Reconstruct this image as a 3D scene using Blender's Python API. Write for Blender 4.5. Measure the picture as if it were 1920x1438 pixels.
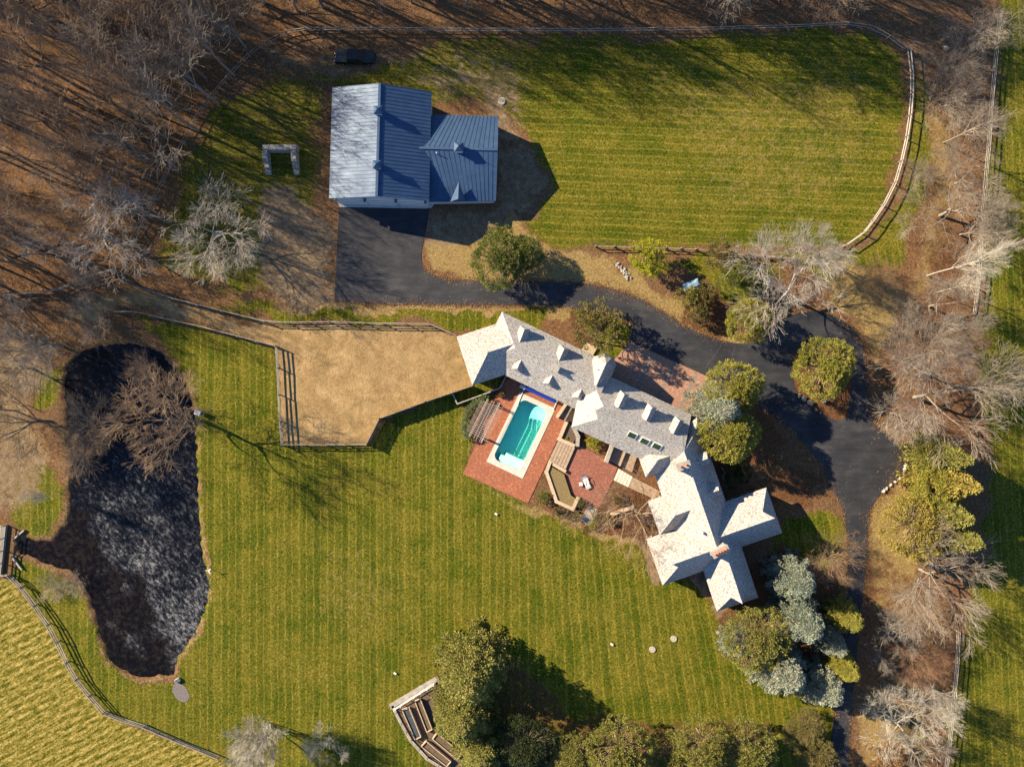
import bpy, bmesh, math, random
import numpy as np
from mathutils import Vector, Matrix
from mathutils.geometry import tessellate_polygon

for o in list(bpy.data.objects):
    bpy.data.objects.remove(o)
R = math.radians
scene = bpy.context.scene
COL = scene.collection

# ------------------------------------------------------------------ camera
S = 0.077          # metres of ground per photo pixel (1920 px wide frame)
CH = 115.0         # drone height
cam_d = bpy.data.cameras.new('camera')
cam = bpy.data.objects.new('camera', cam_d); COL.objects.link(cam)
cam.location = (0, 0, CH); cam.rotation_euler = (0, 0, 0)
cam_d.sensor_width = 36.0
cam_d.lens = 36.0 * CH / (1920 * S)
cam_d.clip_start = 1.0; cam_d.clip_end = 3000
scene.camera = cam

# ------------------------------------------------------------------ world, sun
SUN_EL = R(27.5)
SUN_DIR = Vector((-0.908, 0.418, 0)).normalized()        # horizontal direction to the sun
w = bpy.data.worlds.new('World'); scene.world = w; w.use_nodes = True
nt = w.node_tree; nt.nodes.clear()
sky = nt.nodes.new('ShaderNodeTexSky'); sky.sky_type = 'NISHITA'; sky.sun_disc = False
sky.sun_elevation = SUN_EL
sky.sun_rotation = math.atan2(SUN_DIR.x, SUN_DIR.y) % (2 * math.pi)
sky.air_density = 1.0; sky.dust_density = 0.0; sky.ozone_density = 6.0
bg = nt.nodes.new('ShaderNodeBackground'); bg.inputs['Strength'].default_value = 0.075
wo = nt.nodes.new('ShaderNodeOutputWorld')
nt.links.new(sky.outputs[0], bg.inputs[0]); nt.links.new(bg.outputs[0], wo.inputs[0])
sun_d = bpy.data.lights.new('sun', 'SUN'); sun_d.energy = 5.0; sun_d.angle = R(0.53)
sun_d.color = (1.0, 0.84, 0.58)
sun = bpy.data.objects.new('sun', sun_d); COL.objects.link(sun)
to_sun = Vector((SUN_DIR.x * math.cos(SUN_EL), SUN_DIR.y * math.cos(SUN_EL), math.sin(SUN_EL)))
sun.rotation_euler = to_sun.to_track_quat('Z', 'Y').to_euler()
sun.location = (-60, 30, 60)
vs = scene.view_settings
vs.view_transform = 'Standard'; vs.look = 'None'; vs.gamma = 1.0; vs.use_curve_mapping = False
vs.exposure = 1.55
scene.cycles.max_bounces = 5; scene.cycles.diffuse_bounces = 1; scene.cycles.glossy_bounces = 2; scene.cycles.transparent_max_bounces = 8
scene.render.resolution_x = 1024; scene.render.resolution_y = 766

# ------------------------------------------------------------------ helpers
def at(px, py, h=0.0):
    """world point at height h that stands under photo pixel (px, py)"""
    k = S * (CH - h) / CH
    return Vector(((px - 960) * k, (719 - py) * k, h))

def tag(o, label=None, cat=None, group=None, kind=None):
    if label: o['label'] = label
    if cat: o['category'] = cat
    if group: o['group'] = group
    if kind: o['kind'] = kind
    return o

def empty(name, loc, label=None, cat=None, group=None):
    o = bpy.data.objects.new(name, None); COL.objects.link(o)
    o.location = loc; o.empty_display_size = 0.3
    return tag(o, label, cat, group)

def obj(name, me, mat=None, parent=None, local=False):
    o = bpy.data.objects.new(name, me); COL.objects.link(o)
    if mat is not None and len(me.materials) == 0: me.materials.append(mat)
    if parent is not None:
        o.parent = parent
        if not local and parent.type == 'EMPTY':
            o.matrix_parent_inverse = Matrix.Translation(-Vector(parent.location))
    return o

class MB:
    """collects polygons for one mesh"""
    def __init__(self): self.v = []; self.f = []
    def poly(self, pts):
        n = len(self.v); self.v += [tuple(p) for p in pts]; self.f.append(list(range(n, n + len(pts))))
    def box(self, c, size, rz=0.0, M=None):
        sx, sy, sz = size[0] / 2, size[1] / 2, size[2] / 2
        n = len(self.v); cs, sn = math.cos(rz), math.sin(rz)
        for z in (-sz, sz):
            for x, y in ((-sx, -sy), (sx, -sy), (sx, sy), (-sx, sy)):
                p = Vector((c[0] + x * cs - y * sn, c[1] + x * sn + y * cs, c[2] + z))
                if M is not None: p = M @ p
                self.v.append(tuple(p))
        for q in ((3, 2, 1, 0), (4, 5, 6, 7), (0, 1, 5, 4), (1, 2, 6, 5), (2, 3, 7, 6), (3, 0, 4, 7)):
            self.f.append([n + i for i in q])
    def prism(self, pts, z0, z1):
        """pts: list of (x,y); closed prism"""
        a = sum(pts[i][0] * pts[(i + 1) % len(pts)][1] - pts[(i + 1) % len(pts)][0] * pts[i][1] for i in range(len(pts)))
        if a < 0: pts = list(reversed(pts))
        n = len(self.v); k = len(pts)
        self.v += [(p[0], p[1], z0) for p in pts] + [(p[0], p[1], z1) for p in pts]
        self.f.append([n + i for i in reversed(range(k))]); self.f.append([n + k + i for i in range(k)])
        for i in range(k):
            j = (i + 1) % k; self.f.append([n + i, n + j, n + k + j, n + k + i])
    def tube(self, p0, p1, r0, r1, k=8):
        p0, p1 = Vector(p0), Vector(p1); d = (p1 - p0).normalized()
        a = d.orthogonal().normalized(); b = d.cross(a); n = len(self.v)
        for p, r in ((p0, r0), (p1, r1)):
            for i in range(k):
                t = 2 * math.pi * i / k; self.v.append(tuple(p + a * (r * math.cos(t)) + b * (r * math.sin(t))))
        for i in range(k):
            j = (i + 1) % k; self.f.append([n + i, n + j, n + k + j, n + k + i])
        self.f.append([n + i for i in reversed(range(k))]); self.f.append([n + k + i for i in range(k)])
    def beam(self, p0, p1, wd, ht):
        """rectangular bar between two points, upright section"""
        p0, p1 = Vector(p0), Vector(p1); d = (p1 - p0).normalized()
        s = d.cross(Vector((0, 0, 1)))
        s = s.normalized() if s.length > 1e-4 else Vector((1, 0, 0))
        u = s.cross(d).normalized(); n = len(self.v)
        for p in (p0, p1):
            for x, y in ((-1, -1), (1, -1), (1, 1), (-1, 1)):
                self.v.append(tuple(p + s * (x * wd / 2) + u * (y * ht / 2)))
        for q in ((3, 2, 1, 0), (4, 5, 6, 7), (0, 1, 5, 4), (1, 2, 6, 5), (2, 3, 7, 6), (3, 0, 4, 7)):
            self.f.append([n + i for i in q])
    def mesh(self, name, bevel=0.0, uv=True, smooth=False):
        me = bpy.data.meshes.new(name); me.from_pydata(self.v, [], self.f); me.update()
        bm = bmesh.new(); bm.from_mesh(me)
        bmesh.ops.recalc_face_normals(bm, faces=bm.faces[:])
        if bevel > 0:
            bmesh.ops.bevel(bm, geom=bm.edges[:], offset=bevel, segments=2, affect='EDGES', profile=0.5)
        if uv:
            lay = bm.loops.layers.uv.new('UVMap')
            for f in bm.faces:
                nrm = f.normal
                t = Vector((0, 0, 1)).cross(nrm)
                t = t.normalized() if t.length > 1e-3 else Vector((1, 0, 0))
                s = nrm.cross(t)
                for l in f.loops: l[lay].uv = (l.vert.co.dot(t), l.vert.co.dot(s))
        if smooth:
            for f in bm.faces: f.smooth = True
        bm.to_mesh(me); bm.free()
        return me
    def build(self, name, mat, parent=None, **kw):
        local = kw.pop('local', False)
        return obj(name, self.mesh(name, **kw), mat, parent, local)

def np_mesh(name, verts, faces):
    """verts (N,3), faces (M,k) numpy -> mesh, fast"""
    me = bpy.data.meshes.new(name); k = faces.shape[1]
    me.vertices.add(len(verts)); me.vertices.foreach_set('co', np.ascontiguousarray(verts, dtype=np.float32).ravel())
    me.loops.add(faces.size); me.loops.foreach_set('vertex_index', np.ascontiguousarray(faces, dtype=np.int32).ravel())
    me.polygons.add(len(faces))
    me.polygons.foreach_set('loop_start', np.arange(0, faces.size, k, dtype=np.int32))
    me.polygons.foreach_set('loop_total', np.full(len(faces), k, dtype=np.int32))
    me.update(calc_edges=True); me.validate()
    return me

def sheet(name, px_poly, z, mat, holes=(), label=None, cat=None, kind='structure', skirt=0.0, parent=None):
    loops = [[at(*p) for p in px_poly]] + [[at(*p) for p in h] for h in holes]
    tri = tessellate_polygon([[Vector((p.x, p.y, 0)) for p in L] for L in loops])
    flat = [p for L in loops for p in L]
    mb = MB(); mb.v = [(p.x, p.y, z) for p in flat]; mb.f = [list(t) for t in tri]
    me = bpy.data.meshes.new(name); me.from_pydata(mb.v, [], mb.f); me.update()
    bm = bmesh.new(); bm.from_mesh(me)
    for f in bm.faces:
        if f.normal.z < 0: f.normal_flip()
    if skirt > 0:
        be = [e for e in bm.edges if e.is_boundary]
        r = bmesh.ops.extrude_edge_only(bm, edges=be)
        for v in r['geom']:
            if isinstance(v, bmesh.types.BMVert): v.co.z -= skirt
    bm.to_mesh(me); bm.free()
    o = obj(name, me, mat, parent)
    tag(o, label, cat, kind=kind)
    return o

# ------------------------------------------------------------------ materials
def new_mat(name):
    m = bpy.data.materials.new(name); m.use_nodes = True
    n = m.node_tree; b = n.nodes['Principled BSDF']
    return m, n, b
def N(n, t, **kw):
    x = n.nodes.new(t)
    for k, v in kw.items():
        if k in x.inputs: x.inputs[k].default_value = v
        else: setattr(x, k, v)
    return x
def ramp(n, fac, stops):
    r = n.nodes.new('ShaderNodeValToRGB'); e = r.color_ramp.elements
    while len(e) > 1: e.remove(e[-1])
    e[0].position = stops[0][0]; e[0].color = (*stops[0][1], 1)
    for p, c in stops[1:]:
        x = e.new(p); x.color = (*c, 1)
    n.links.new(fac, r.inputs[0]); return r.outputs[0]
def mixc(n, fac, a, b, mode='MIX'):
    m = n.nodes.new('ShaderNodeMix'); m.data_type = 'RGBA'; m.blend_type = mode
    for s, v in ((0, fac), (6, a), (7, b)):
        if isinstance(v, (int, float)): m.inputs[s].default_value = v
        elif isinstance(v, tuple): m.inputs[s].default_value = (*v, 1)
        else: n.links.new(v, m.inputs[s])
    return m.outputs[2]
def math_(n, op, a, b=0.0, c=None, clamp=False):
    m = n.nodes.new('ShaderNodeMath'); m.operation = op; m.use_clamp = clamp
    for i, v in enumerate((a, b) if c is None else (a, b, c)):
        if isinstance(v, (int, float)): m.inputs[i].default_value = v
        else: n.links.new(v, m.inputs[i])
    return m.outputs[0]
def noise(n, vec, scale, detail=3, rough=0.55, dist=0.0):
    x = N(n, 'ShaderNodeTexNoise', Scale=scale, Detail=detail, Roughness=rough, Distortion=dist)
    n.links.new(vec, x.inputs['Vector']); return x.outputs['Fac']
def bump(n, b, h, strength=0.4, dist=0.05):
    x = N(n, 'ShaderNodeBump', Strength=strength, Distance=dist)
    n.links.new(h, x.inputs['Height']); n.links.new(x.outputs[0], b.inputs['Normal'])
def pos(n): return n.nodes.new('ShaderNodeNewGeometry').outputs['Position']
def objc(n): return n.nodes.new('ShaderNodeTexCoord').outputs['Object']

def simple(name, c, rough=0.7, var=0.25, scale=3.0, metallic=0.0, spec=0.4, c2=None, bmp=0.0, coord='pos'):
    m, n, b = new_mat(name)
    p = pos(n) if coord == 'pos' else objc(n)
    f = noise(n, p, scale, 4)
    lo = tuple(max(0, x * (1 - var)) for x in c); hi = c2 if c2 else tuple(min(1, x * (1 + var)) for x in c)
    col = ramp(n, f, [(0.3, lo), (0.7, hi)])
    n.links.new(col, b.inputs['Base Color'])
    b.inputs['Roughness'].default_value = rough; b.inputs['Metallic'].default_value = metallic
    b.inputs['Specular IOR Level'].default_value = spec
    if bmp: bump(n, b, noise(n, p, scale * 4, 3), bmp, 0.02)
    return m

M = {}
M['wood_grey'] = simple('wood_grey', (0.30, 0.27, 0.24), 0.8, 0.3, 2.0)
M['rail_wood'] = simple('rail_wood', (0.24, 0.205, 0.17), 0.75, 0.3, 0.8)
M['rail_pale'] = simple('rail_pale', (0.46, 0.42, 0.37), 0.75, 0.2, 0.8)
M['post_wood'] = simple('post_wood', (0.20, 0.165, 0.13), 0.85, 0.3, 3.0)
M['rustic_rail'] = simple('rustic_rail', (0.26, 0.19, 0.12), 0.85, 0.3, 3.0)
M['deck_wood'] = simple('deck_wood', (0.33, 0.24, 0.17), 0.75, 0.25, 2.5)
M['deck_pale'] = simple('deck_pale', (0.62, 0.52, 0.44), 0.7, 0.15, 6)
M['timber_cap'] = simple('timber_cap', (0.44, 0.33, 0.23), 0.75, 0.2, 3)
M['pergola_wood'] = simple('pergola_wood', (0.30, 0.235, 0.195), 0.75, 0.3, 3)
M['white_paint'] = simple('white_paint', (0.66, 0.65, 0.62), 0.5, 0.06, 2)
M['concrete'] = simple('concrete', (0.42, 0.41, 0.39), 0.85, 0.15, 1.5)
M['coping'] = simple('coping', (0.47, 0.44, 0.39), 0.75, 0.10, 2.5)
M['lid'] = simple('lid_concrete', (0.34, 0.29, 0.235), 0.8, 0.1, 5)
M['stone'] = simple('stone', (0.40, 0.36, 0.31), 0.9, 0.3, 3, bmp=0.5)
M['boulder'] = simple('boulder', (0.36, 0.28, 0.21), 0.9, 0.3, 2, bmp=0.5)
M['pale_stone'] = simple('pale_stone', (0.30, 0.275, 0.245), 0.9, 0.3, 4)
M['block'] = simple('weathered_block', (0.26, 0.25, 0.23), 0.9, 0.5, 2.5, c2=(0.40, 0.36, 0.31))
M['soil'] = simple('soil', (0.105, 0.072, 0.045), 0.95, 0.4, 6, bmp=0.8)
M['straw'] = simple('straw_soil', (0.22, 0.15, 0.07), 0.95, 0.55, 9, c2=(0.26, 0.19, 0.08), bmp=0.9)
M['mesh_cover'] = simple('mesh_cover', (0.045, 0.055, 0.06), 0.6, 0.3, 3)
M['black_paint'] = simple('black_paint', (0.006, 0.008, 0.011), 0.22, 0.1, 1, spec=0.5, coord='obj')
M['bed_cover'] = simple('bed_cover', (0.03, 0.036, 0.04), 0.55, 0.2, 3, coord='obj')
M['tyre'] = simple('tyre', (0.012, 0.012, 0.012), 0.9, 0.1, 3, coord='obj')
M['rim'] = simple('rim', (0.25, 0.25, 0.26), 0.35, 0.05, 3, metallic=0.9, coord='obj')
M['dark_glass'] = simple('dark_glass', (0.012, 0.018, 0.022), 0.06, 0.05, 1, spec=0.8)
M['lamp_lens'] = simple('lamp_lens', (0.6, 0.6, 0.6), 0.15, 0.05, 1, coord='obj')
M['red_lens'] = simple('red_lens', (0.3, 0.01, 0.01), 0.2, 0.05, 1, coord='obj')
M['clay'] = simple('clay_pot', (0.50, 0.13, 0.06), 0.8, 0.15, 4)
M['metal_vent'] = simple('metal_vent', (0.55, 0.55, 0.55), 0.4, 0.05, 3, metallic=0.6)
M['blue_cover'] = simple('blue_cover', (0.008, 0.035, 0.30), 0.35, 0.15, 3)
M['tarp'] = simple('tarp', (0.17, 0.26, 0.36), 0.4, 0.2, 2.5)
M['skylight'] = simple('skylight_glass', (0.015, 0.05, 0.03), 0.08, 0.3, 1.5, spec=0.8)
M['bark_pale'] = simple('bark_pale', (0.245, 0.20, 0.16), 0.9, 0.25, 1.5, coord='obj')
M['bark_grey'] = simple('bark_grey', (0.20, 0.17, 0.145), 0.9, 0.3, 1.5, coord='obj')
M['bark_brown'] = simple('bark_brown', (0.26, 0.175, 0.11), 0.9, 0.3, 1.5, coord='obj')
M['bark_dark'] = simple('bark_dark', (0.13, 0.105, 0.08), 0.9, 0.3, 1.5, coord='obj')
M['bark_wood'] = simple('bark_woodland', (0.165, 0.115, 0.085), 0.9, 0.3, 1.5, coord='obj')
M['bark_red'] = simple('bark_red', (0.27, 0.145, 0.085), 0.9, 0.25, 1.5, coord='obj')
M['bark_frost'] = simple('bark_frost', (0.34, 0.30, 0.265), 0.9, 0.2, 1.5, coord='obj')
M['bark_white'] = simple('bark_white', (0.42, 0.375, 0.315), 0.85, 0.2, 2.5, coord='obj')

def leaf_mat(name, c1, c2, c3, scale=0.9):
    m, n, b = new_mat(name)
    p = pos(n); f = noise(n, p, scale, 3, 0.6)
    g = noise(n, p, 6.0, 2, 0.6)
    f2 = math_(n, 'ADD', math_(n, 'MULTIPLY', f, 0.6), math_(n, 'MULTIPLY', g, 0.4))
    col = ramp(n, f2, [(0.36, c1), (0.5, c2), (0.64, c3)])
    n.links.new(col, b.inputs['Base Color']); b.inputs['Roughness'].default_value = 0.65
    b.inputs['Specular IOR Level'].default_value = 0.25
    tr = N(n, 'ShaderNodeBsdfTranslucent'); n.links.new(col, tr.inputs['Color'])
    mx = N(n, 'ShaderNodeMixShader'); mx.inputs[0].default_value = 0.22
    out = n.nodes['Material Output']
    n.links.new(b.outputs[0], mx.inputs[1]); n.links.new(tr.outputs[0], mx.inputs[2]); n.links.new(mx.outputs[0], out.inputs[0])
    return m
M['olive'] = leaf_mat('needles_olive', (0.105, 0.115, 0.024), (0.195, 0.190, 0.040), (0.310, 0.260, 0.065))
M['yellowgreen'] = leaf_mat('needles_yellow_green', (0.158, 0.165, 0.024), (0.262, 0.247, 0.039), (0.375, 0.323, 0.068))
M['green'] = leaf_mat('needles_green', (0.063, 0.084, 0.014), (0.119, 0.140, 0.025), (0.196, 0.203, 0.042))
M['blue'] = leaf_mat('needles_blue', (0.110, 0.149, 0.127), (0.209, 0.242, 0.182), (0.341, 0.363, 0.270))
M['paleblue'] = leaf_mat('needles_pale_blue', (0.158, 0.184, 0.147), (0.263, 0.284, 0.210), (0.378, 0.389, 0.294))
M['gold'] = leaf_mat('needles_gold', (0.176, 0.142, 0.027), (0.290, 0.230, 0.047), (0.405, 0.311, 0.074))
M['brightyellow'] = leaf_mat('leaves_yellow', (0.198, 0.209, 0.013), (0.330, 0.330, 0.022), (0.462, 0.407, 0.039))
M['brownleaf'] = leaf_mat('leaves_brown_green', (0.081, 0.081, 0.024), (0.162, 0.135, 0.041), (0.270, 0.196, 0.074))
M['rustleaf'] = leaf_mat('leaves_rust', (0.110, 0.055, 0.022), (0.220, 0.116, 0.044), (0.330, 0.209, 0.088))
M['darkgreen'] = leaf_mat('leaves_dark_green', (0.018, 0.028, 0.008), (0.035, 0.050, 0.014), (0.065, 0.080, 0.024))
M['hedge'] = leaf_mat('leaves_hedge', (0.12, 0.16, 0.07), (0.22, 0.26, 0.12), (0.33, 0.36, 0.17))

# cedar shingles
def shingle(name):
    m, n, b = new_mat(name)
    uv = n.nodes.new('ShaderNodeTexCoord').outputs['UV']
    br = N(n, 'ShaderNodeTexBrick', Scale=1.0); br.offset = 0.5
    br.inputs['Mortar Size'].default_value = 0.018; br.inputs['Brick Width'].default_value = 0.24
    br.inputs['Row Height'].default_value = 0.22; br.inputs['Bias'].default_value = 0.0
    br.inputs['Color1'].default_value = (0.18, 0.168, 0.157, 1); br.inputs['Color2'].default_value = (0.52, 0.50, 0.48, 1)
    br.inputs['Mortar'].default_value = (0.15, 0.125, 0.105, 1)
    n.links.new(uv, br.inputs['Vector'])
    p = pos(n)
    f = noise(n, p, 5.0, 4, 0.7)
    c = mixc(n, 0.62, br.outputs['Color'], ramp(n, noise(n, p, 4.6, 3, 0.85), [(0.37, (0.080, 0.064, 0.053)), (0.46, (0.285, 0.265, 0.25)), (0.54, (0.44, 0.42, 0.405)), (0.66, (0.60, 0.58, 0.565))]))
    big = noise(n, p, 0.45, 3, 0.6)
    c = mixc(n, ramp(n, big, [(0.45, (0, 0, 0)), (0.75, (0.3, 0.3, 0.3))]), c, (0.29, 0.25, 0.21))
    n.links.new(c, b.inputs['Base Color']); b.inputs['Roughness'].default_value = 0.8
    b.inputs['Specular IOR Level'].default_value = 0.3
    bump(n, b, math_(n, 'ADD', math_(n, 'MULTIPLY', br.outputs['Fac'], -0.6), f), 0.65, 0.05)
    return m
M['shingle'] = shingle('cedar_shingle')

def brick(name, c1, c2, mortar, bw, rh, ms, vec='uv', rot=0.0, bmp=0.4, stain=0.35):
    m, n, b = new_mat(name)
    v = n.nodes.new('ShaderNodeTexCoord').outputs['UV'] if vec == 'uv' else pos(n)
    mp = N(n, 'ShaderNodeMapping'); mp.inputs['Rotation'].default_value = (0, 0, rot); n.links.new(v, mp.inputs['Vector'])
    br = N(n, 'ShaderNodeTexBrick', Scale=1.0); br.offset = 0.5
    br.inputs['Mortar Size'].default_value = ms; br.inputs['Brick Width'].default_value = bw; br.inputs['Row Height'].default_value = rh
    br.inputs['Color1'].default_value = (*c1, 1); br.inputs['Color2'].default_value = (*c2, 1); br.inputs['Mortar'].default_value = (*mortar, 1)
    n.links.new(mp.outputs[0], br.inputs['Vector'])
    p = pos(n)
    f = noise(n, p, 3.0, 5, 0.75); g = noise(n, p, 0.5, 3, 0.6)
    c = mixc(n, 0.75, br.outputs['Color'], ramp(n, f, [(0.3, tuple(x * 0.45 for x in c1)), (0.55, c1), (0.75, tuple(min(1, x * 1.7) for x in c2))]), 'MIX')
    c = mixc(n, ramp(n, g, [(0.35, (0, 0, 0)), (0.75, (stain, stain, stain))]), c, tuple(x * 0.5 for x in c1))
    n.links.new(c, b.inputs['Base Color']); b.inputs['Roughness'].default_value = 0.85
    bump(n, b, math_(n, 'ADD', math_(n, 'MULTIPLY', br.outputs['Fac'], -0.6), math_(n, 'MULTIPLY', f, 0.5)), bmp, 0.02)
    return m
HA = math.atan2(-0.42, 0.907)     # house axis angle in world
M['paver'] = brick('pool_paver', (0.30, 0.095, 0.045), (0.42, 0.155, 0.075), (0.22, 0.11, 0.07), 0.42, 0.21, 0.02, 'pos', -HA)
M['patio_brick'] = brick('patio_brick', (0.25, 0.085, 0.055), (0.34, 0.14, 0.095), (0.19, 0.10, 0.08), 0.36, 0.18, 0.02, 'pos', -HA)
M['court_brick'] = brick('court_brick', (0.33, 0.17, 0.115), (0.43, 0.26, 0.18), (0.26, 0.19, 0.15), 0.4, 0.2, 0.02, 'pos', -HA)
M['band_brick'] = brick('band_brick', (0.22, 0.175, 0.14), (0.28, 0.225, 0.18), (0.2, 0.17, 0.15), 0.4, 0.2, 0.02, 'pos', -HA)
M['wall_brick'] = brick('wall_brick', (0.26, 0.10, 0.065), (0.36, 0.16, 0.10), (0.35, 0.28, 0.24), 0.24, 0.09, 0.012)
M['wall_stone'] = brick('wall_stone', (0.36, 0.30, 0.23), (0.46, 0.40, 0.32), (0.3, 0.26, 0.22), 0.5, 0.25, 0.02)

def asphalt():
    m, n, b = new_mat('asphalt'); p = pos(n)
    f = noise(n, p, 0.25, 4, 0.6); g = noise(n, p, 14, 3, 0.7)
    mp = N(n, 'ShaderNodeMapping'); mp.inputs['Scale'].default_value = (0.35, 1.6, 1); n.links.new(p, mp.inputs['Vector'])
    st = noise(n, mp.outputs[0], 0.8, 4, 0.7, 0.6)
    a = math_(n, 'ADD', math_(n, 'MULTIPLY', f, 0.45), math_(n, 'ADD', math_(n, 'MULTIPLY', g, 0.2), math_(n, 'MULTIPLY', st, 0.35)))
    n.links.new(ramp(n, a, [(0.38, (0.013, 0.014, 0.020)), (0.5, (0.024, 0.025, 0.031)), (0.62, (0.048, 0.047, 0.050))]), b.inputs['Base Color'])
    b.inputs['Roughness'].default_value = 0.75; b.inputs['Specular IOR Level'].default_value = 0.3; bump(n, b, g, 0.25, 0.02)
    return m
M['asphalt'] = asphalt(); M['joint'] = simple('joint_filler', (0.07, 0.07, 0.07), 0.9, 0.2, 3)

def metal_roof():
    m, n, b = new_mat('metal_roof'); p = pos(n)
    mp = N(n, 'ShaderNodeMapping'); mp.inputs['Scale'].default_value = (0.5, 2.2, 1); n.links.new(p, mp.inputs['Vector'])
    f = math_(n, 'ADD', math_(n, 'MULTIPLY', noise(n, p, 0.5, 4, 0.65), 0.6), math_(n, 'MULTIPLY', noise(n, mp.outputs[0], 1.0, 3, 0.7), 0.4))
    n.links.new(ramp(n, f, [(0.32, (0.014, 0.044, 0.105)), (0.5, (0.024, 0.060, 0.132)), (0.68, (0.042, 0.082, 0.160))]), b.inputs['Base Color'])
    n.links.new(ramp(n, f, [(0.3, (0.62,) * 3), (0.7, (0.50,) * 3)]), b.inputs['Roughness']); b.inputs['Metallic'].default_value = 0.12
    return m
M['metal_roof'] = metal_roof()
M['metal_wall'] = simple('metal_wall', (0.45, 0.47, 0.48), 0.55, 0.08, 1.0)
M['door_white'] = simple('door_white', (0.58, 0.60, 0.61), 0.5, 0.05, 1.0)
M['trim_dark'] = simple('trim_dark', (0.06, 0.09, 0.13), 0.5, 0.1, 1.0)

# ------------------------------------------------------------------ ground: one sheet, zones in attributes
POND = [(150, 652), (190, 642), (240, 640), (275, 645), (308, 660), (335, 690), (358, 725), (368, 765), (372, 800), (374, 870), (378, 960),
        (383, 1035), (394, 1075), (398, 1105), (388, 1150), (368, 1195), (345, 1225), (332, 1250), (328, 1274), (300, 1272), (262, 1276), (225, 1262),
        (200, 1240), (188, 1210), (176, 1170), (162, 1125), (148, 1095), (128, 1074), (95, 1066), (60, 1052), (28, 1040), (28, 1010), (55, 1006), (95, 1010), (118, 985),
        (126, 940), (126, 880), (122, 830), (118, 770), (112, 720), (122, 682)]
POOL_OUT = [(974.6, 735.5), (1041.4, 765.8), (979.9, 897.3), (912, 864.9)]
def noise2(x, y, cell, seed):
    rg = np.random.RandomState(seed); G = rg.rand(257, 257)
    gx, gy = x / cell + 1000, y / cell + 1000
    ix, iy = np.floor(gx).astype(int), np.floor(gy).astype(int); fx, fy = gx - ix, gy - iy
    fx = fx * fx * (3 - 2 * fx); fy = fy * fy * (3 - 2 * fy)
    a = G[ix % 257, iy % 257]; b_ = G[(ix + 1) % 257, iy % 257]; c = G[ix % 257, (iy + 1) % 257]; d = G[(ix + 1) % 257, (iy + 1) % 257]
    return (a * (1 - fx) + b_ * fx) * (1 - fy) + (c * (1 - fx) + d * fx) * fy
def poly_sd(X, Y, poly):
    """signed distance in metres (inside positive) to a pixel polygon"""
    P = [at(*p) for p in poly]; d = np.full(X.shape, 1e9); ins = np.zeros(X.shape, bool)
    for i in range(len(P)):
        a, b_ = P[i], P[(i + 1) % len(P)]; ex, ey = b_.x - a.x, b_.y - a.y
        t = np.clip(((X - a.x) * ex + (Y - a.y) * ey) / (ex * ex + ey * ey + 1e-9), 0, 1)
        d = np.minimum(d, (X - a.x - t * ex) ** 2 + (Y - a.y - t * ey) ** 2)
        if abs(ey) > 1e-9:
            c = ((a.y > Y) != (b_.y > Y)) & (X < ex * (Y - a.y) / ey + a.x); ins ^= c
    d = np.sqrt(d); return np.where(ins, d, -d)

STEP = 0.25
ISLAND = [(1484, 672), (1500, 655), (1540, 648), (1582, 655), (1598, 690), (1594, 745), (1588, 782), (1572, 790), (1540, 778), (1510, 758), (1492, 735), (1485, 705)]
def grow_px(poly, d):
    c_ = (sum(p[0] for p in poly) / len(poly), sum(p[1] for p in poly) / len(poly)); o_ = []
    for p in poly:
        L_ = math.hypot(p[0] - c_[0], p[1] - c_[1]); o_.append((p[0] + (p[0] - c_[0]) / L_ * d, p[1] + (p[1] - c_[1]) / L_ * d))
    return o_
xs = np.arange(-82, 82.01, STEP); ys = np.arange(-63, 63.01, STEP)
GX, GY = np.meshgrid(xs, ys); nx, ny = len(xs), len(ys)
wob = lambda c, a, s: (noise2(GX, GY, c, s) - 0.5) * a
WX = GX + wob(3.0, 2.4, 1) + wob(0.9, 0.9, 2); WY = GY + wob(3.0, 2.4, 3) + wob(0.9, 0.9, 4)
FXW = GX + wob(0.8, 0.5, 5); FYW = GY + wob(0.8, 0.5, 6)
zone = {k: np.zeros(GX.shape) for k in ('lawn', 'dry', 'dirt', 'sand', 'mulch', 'field', 'reed', 'gravel')}
def paint(k, poly, soft=1.5, val=1.0, warp='big', mode='max'):
    X, Y = (WX, WY) if warp == 'big' else (FXW, FYW) if warp == 'fine' else (GX, GY)
    s = np.clip(0.5 + poly_sd(X, Y, poly) / soft, 0, 1) * val
    if mode == 'max': zone[k] = np.maximum(zone[k], s)
    else: zone[k] = zone[k] * (1 - s)

UPPER = [(560, 140), (700, 128), (830, 85), (1000, 72), (1300, 70), (1590, 62), (1650, 82), (1688, 112), (1692, 250), (1676, 330), (1645, 392), (1610, 432), (1570, 458), (1490, 478), (1330, 465), (1110, 458), (1040, 470), (990, 410), (1050, 350), (1000, 260), (940, 200), (830, 190), (600, 150)]
LOWER = [(300, 600), (520, 655), (530, 836), (695, 836), (720, 790), (850, 745), (890, 800), (870, 888), (995, 950), (1100, 1000), (1200, 1000), (1230, 1080), (1310, 1090), (1350, 1160), (1360, 1230), (1470, 1290), (1580, 1310), (1555, 1440), (1560, 1600), (300, 1600), (420, 1425), (330, 1388), (200, 1340), (165, 1300), (120, 1235), (85, 1170), (40, 1100), (20, 1080), (30, 1045), (95, 1070), (150, 1100), (180, 1180), (205, 1245), (262, 1282), (330, 1280), (345, 1230), (395, 1150), (380, 1000), (372, 760), (330, 670)]
FIELD = [(-300, 1080), (20, 1085), (90, 1175), (165, 1305), (200, 1342), (330, 1392), (415, 1425), (460, 1700), (-300, 1700)]
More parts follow.
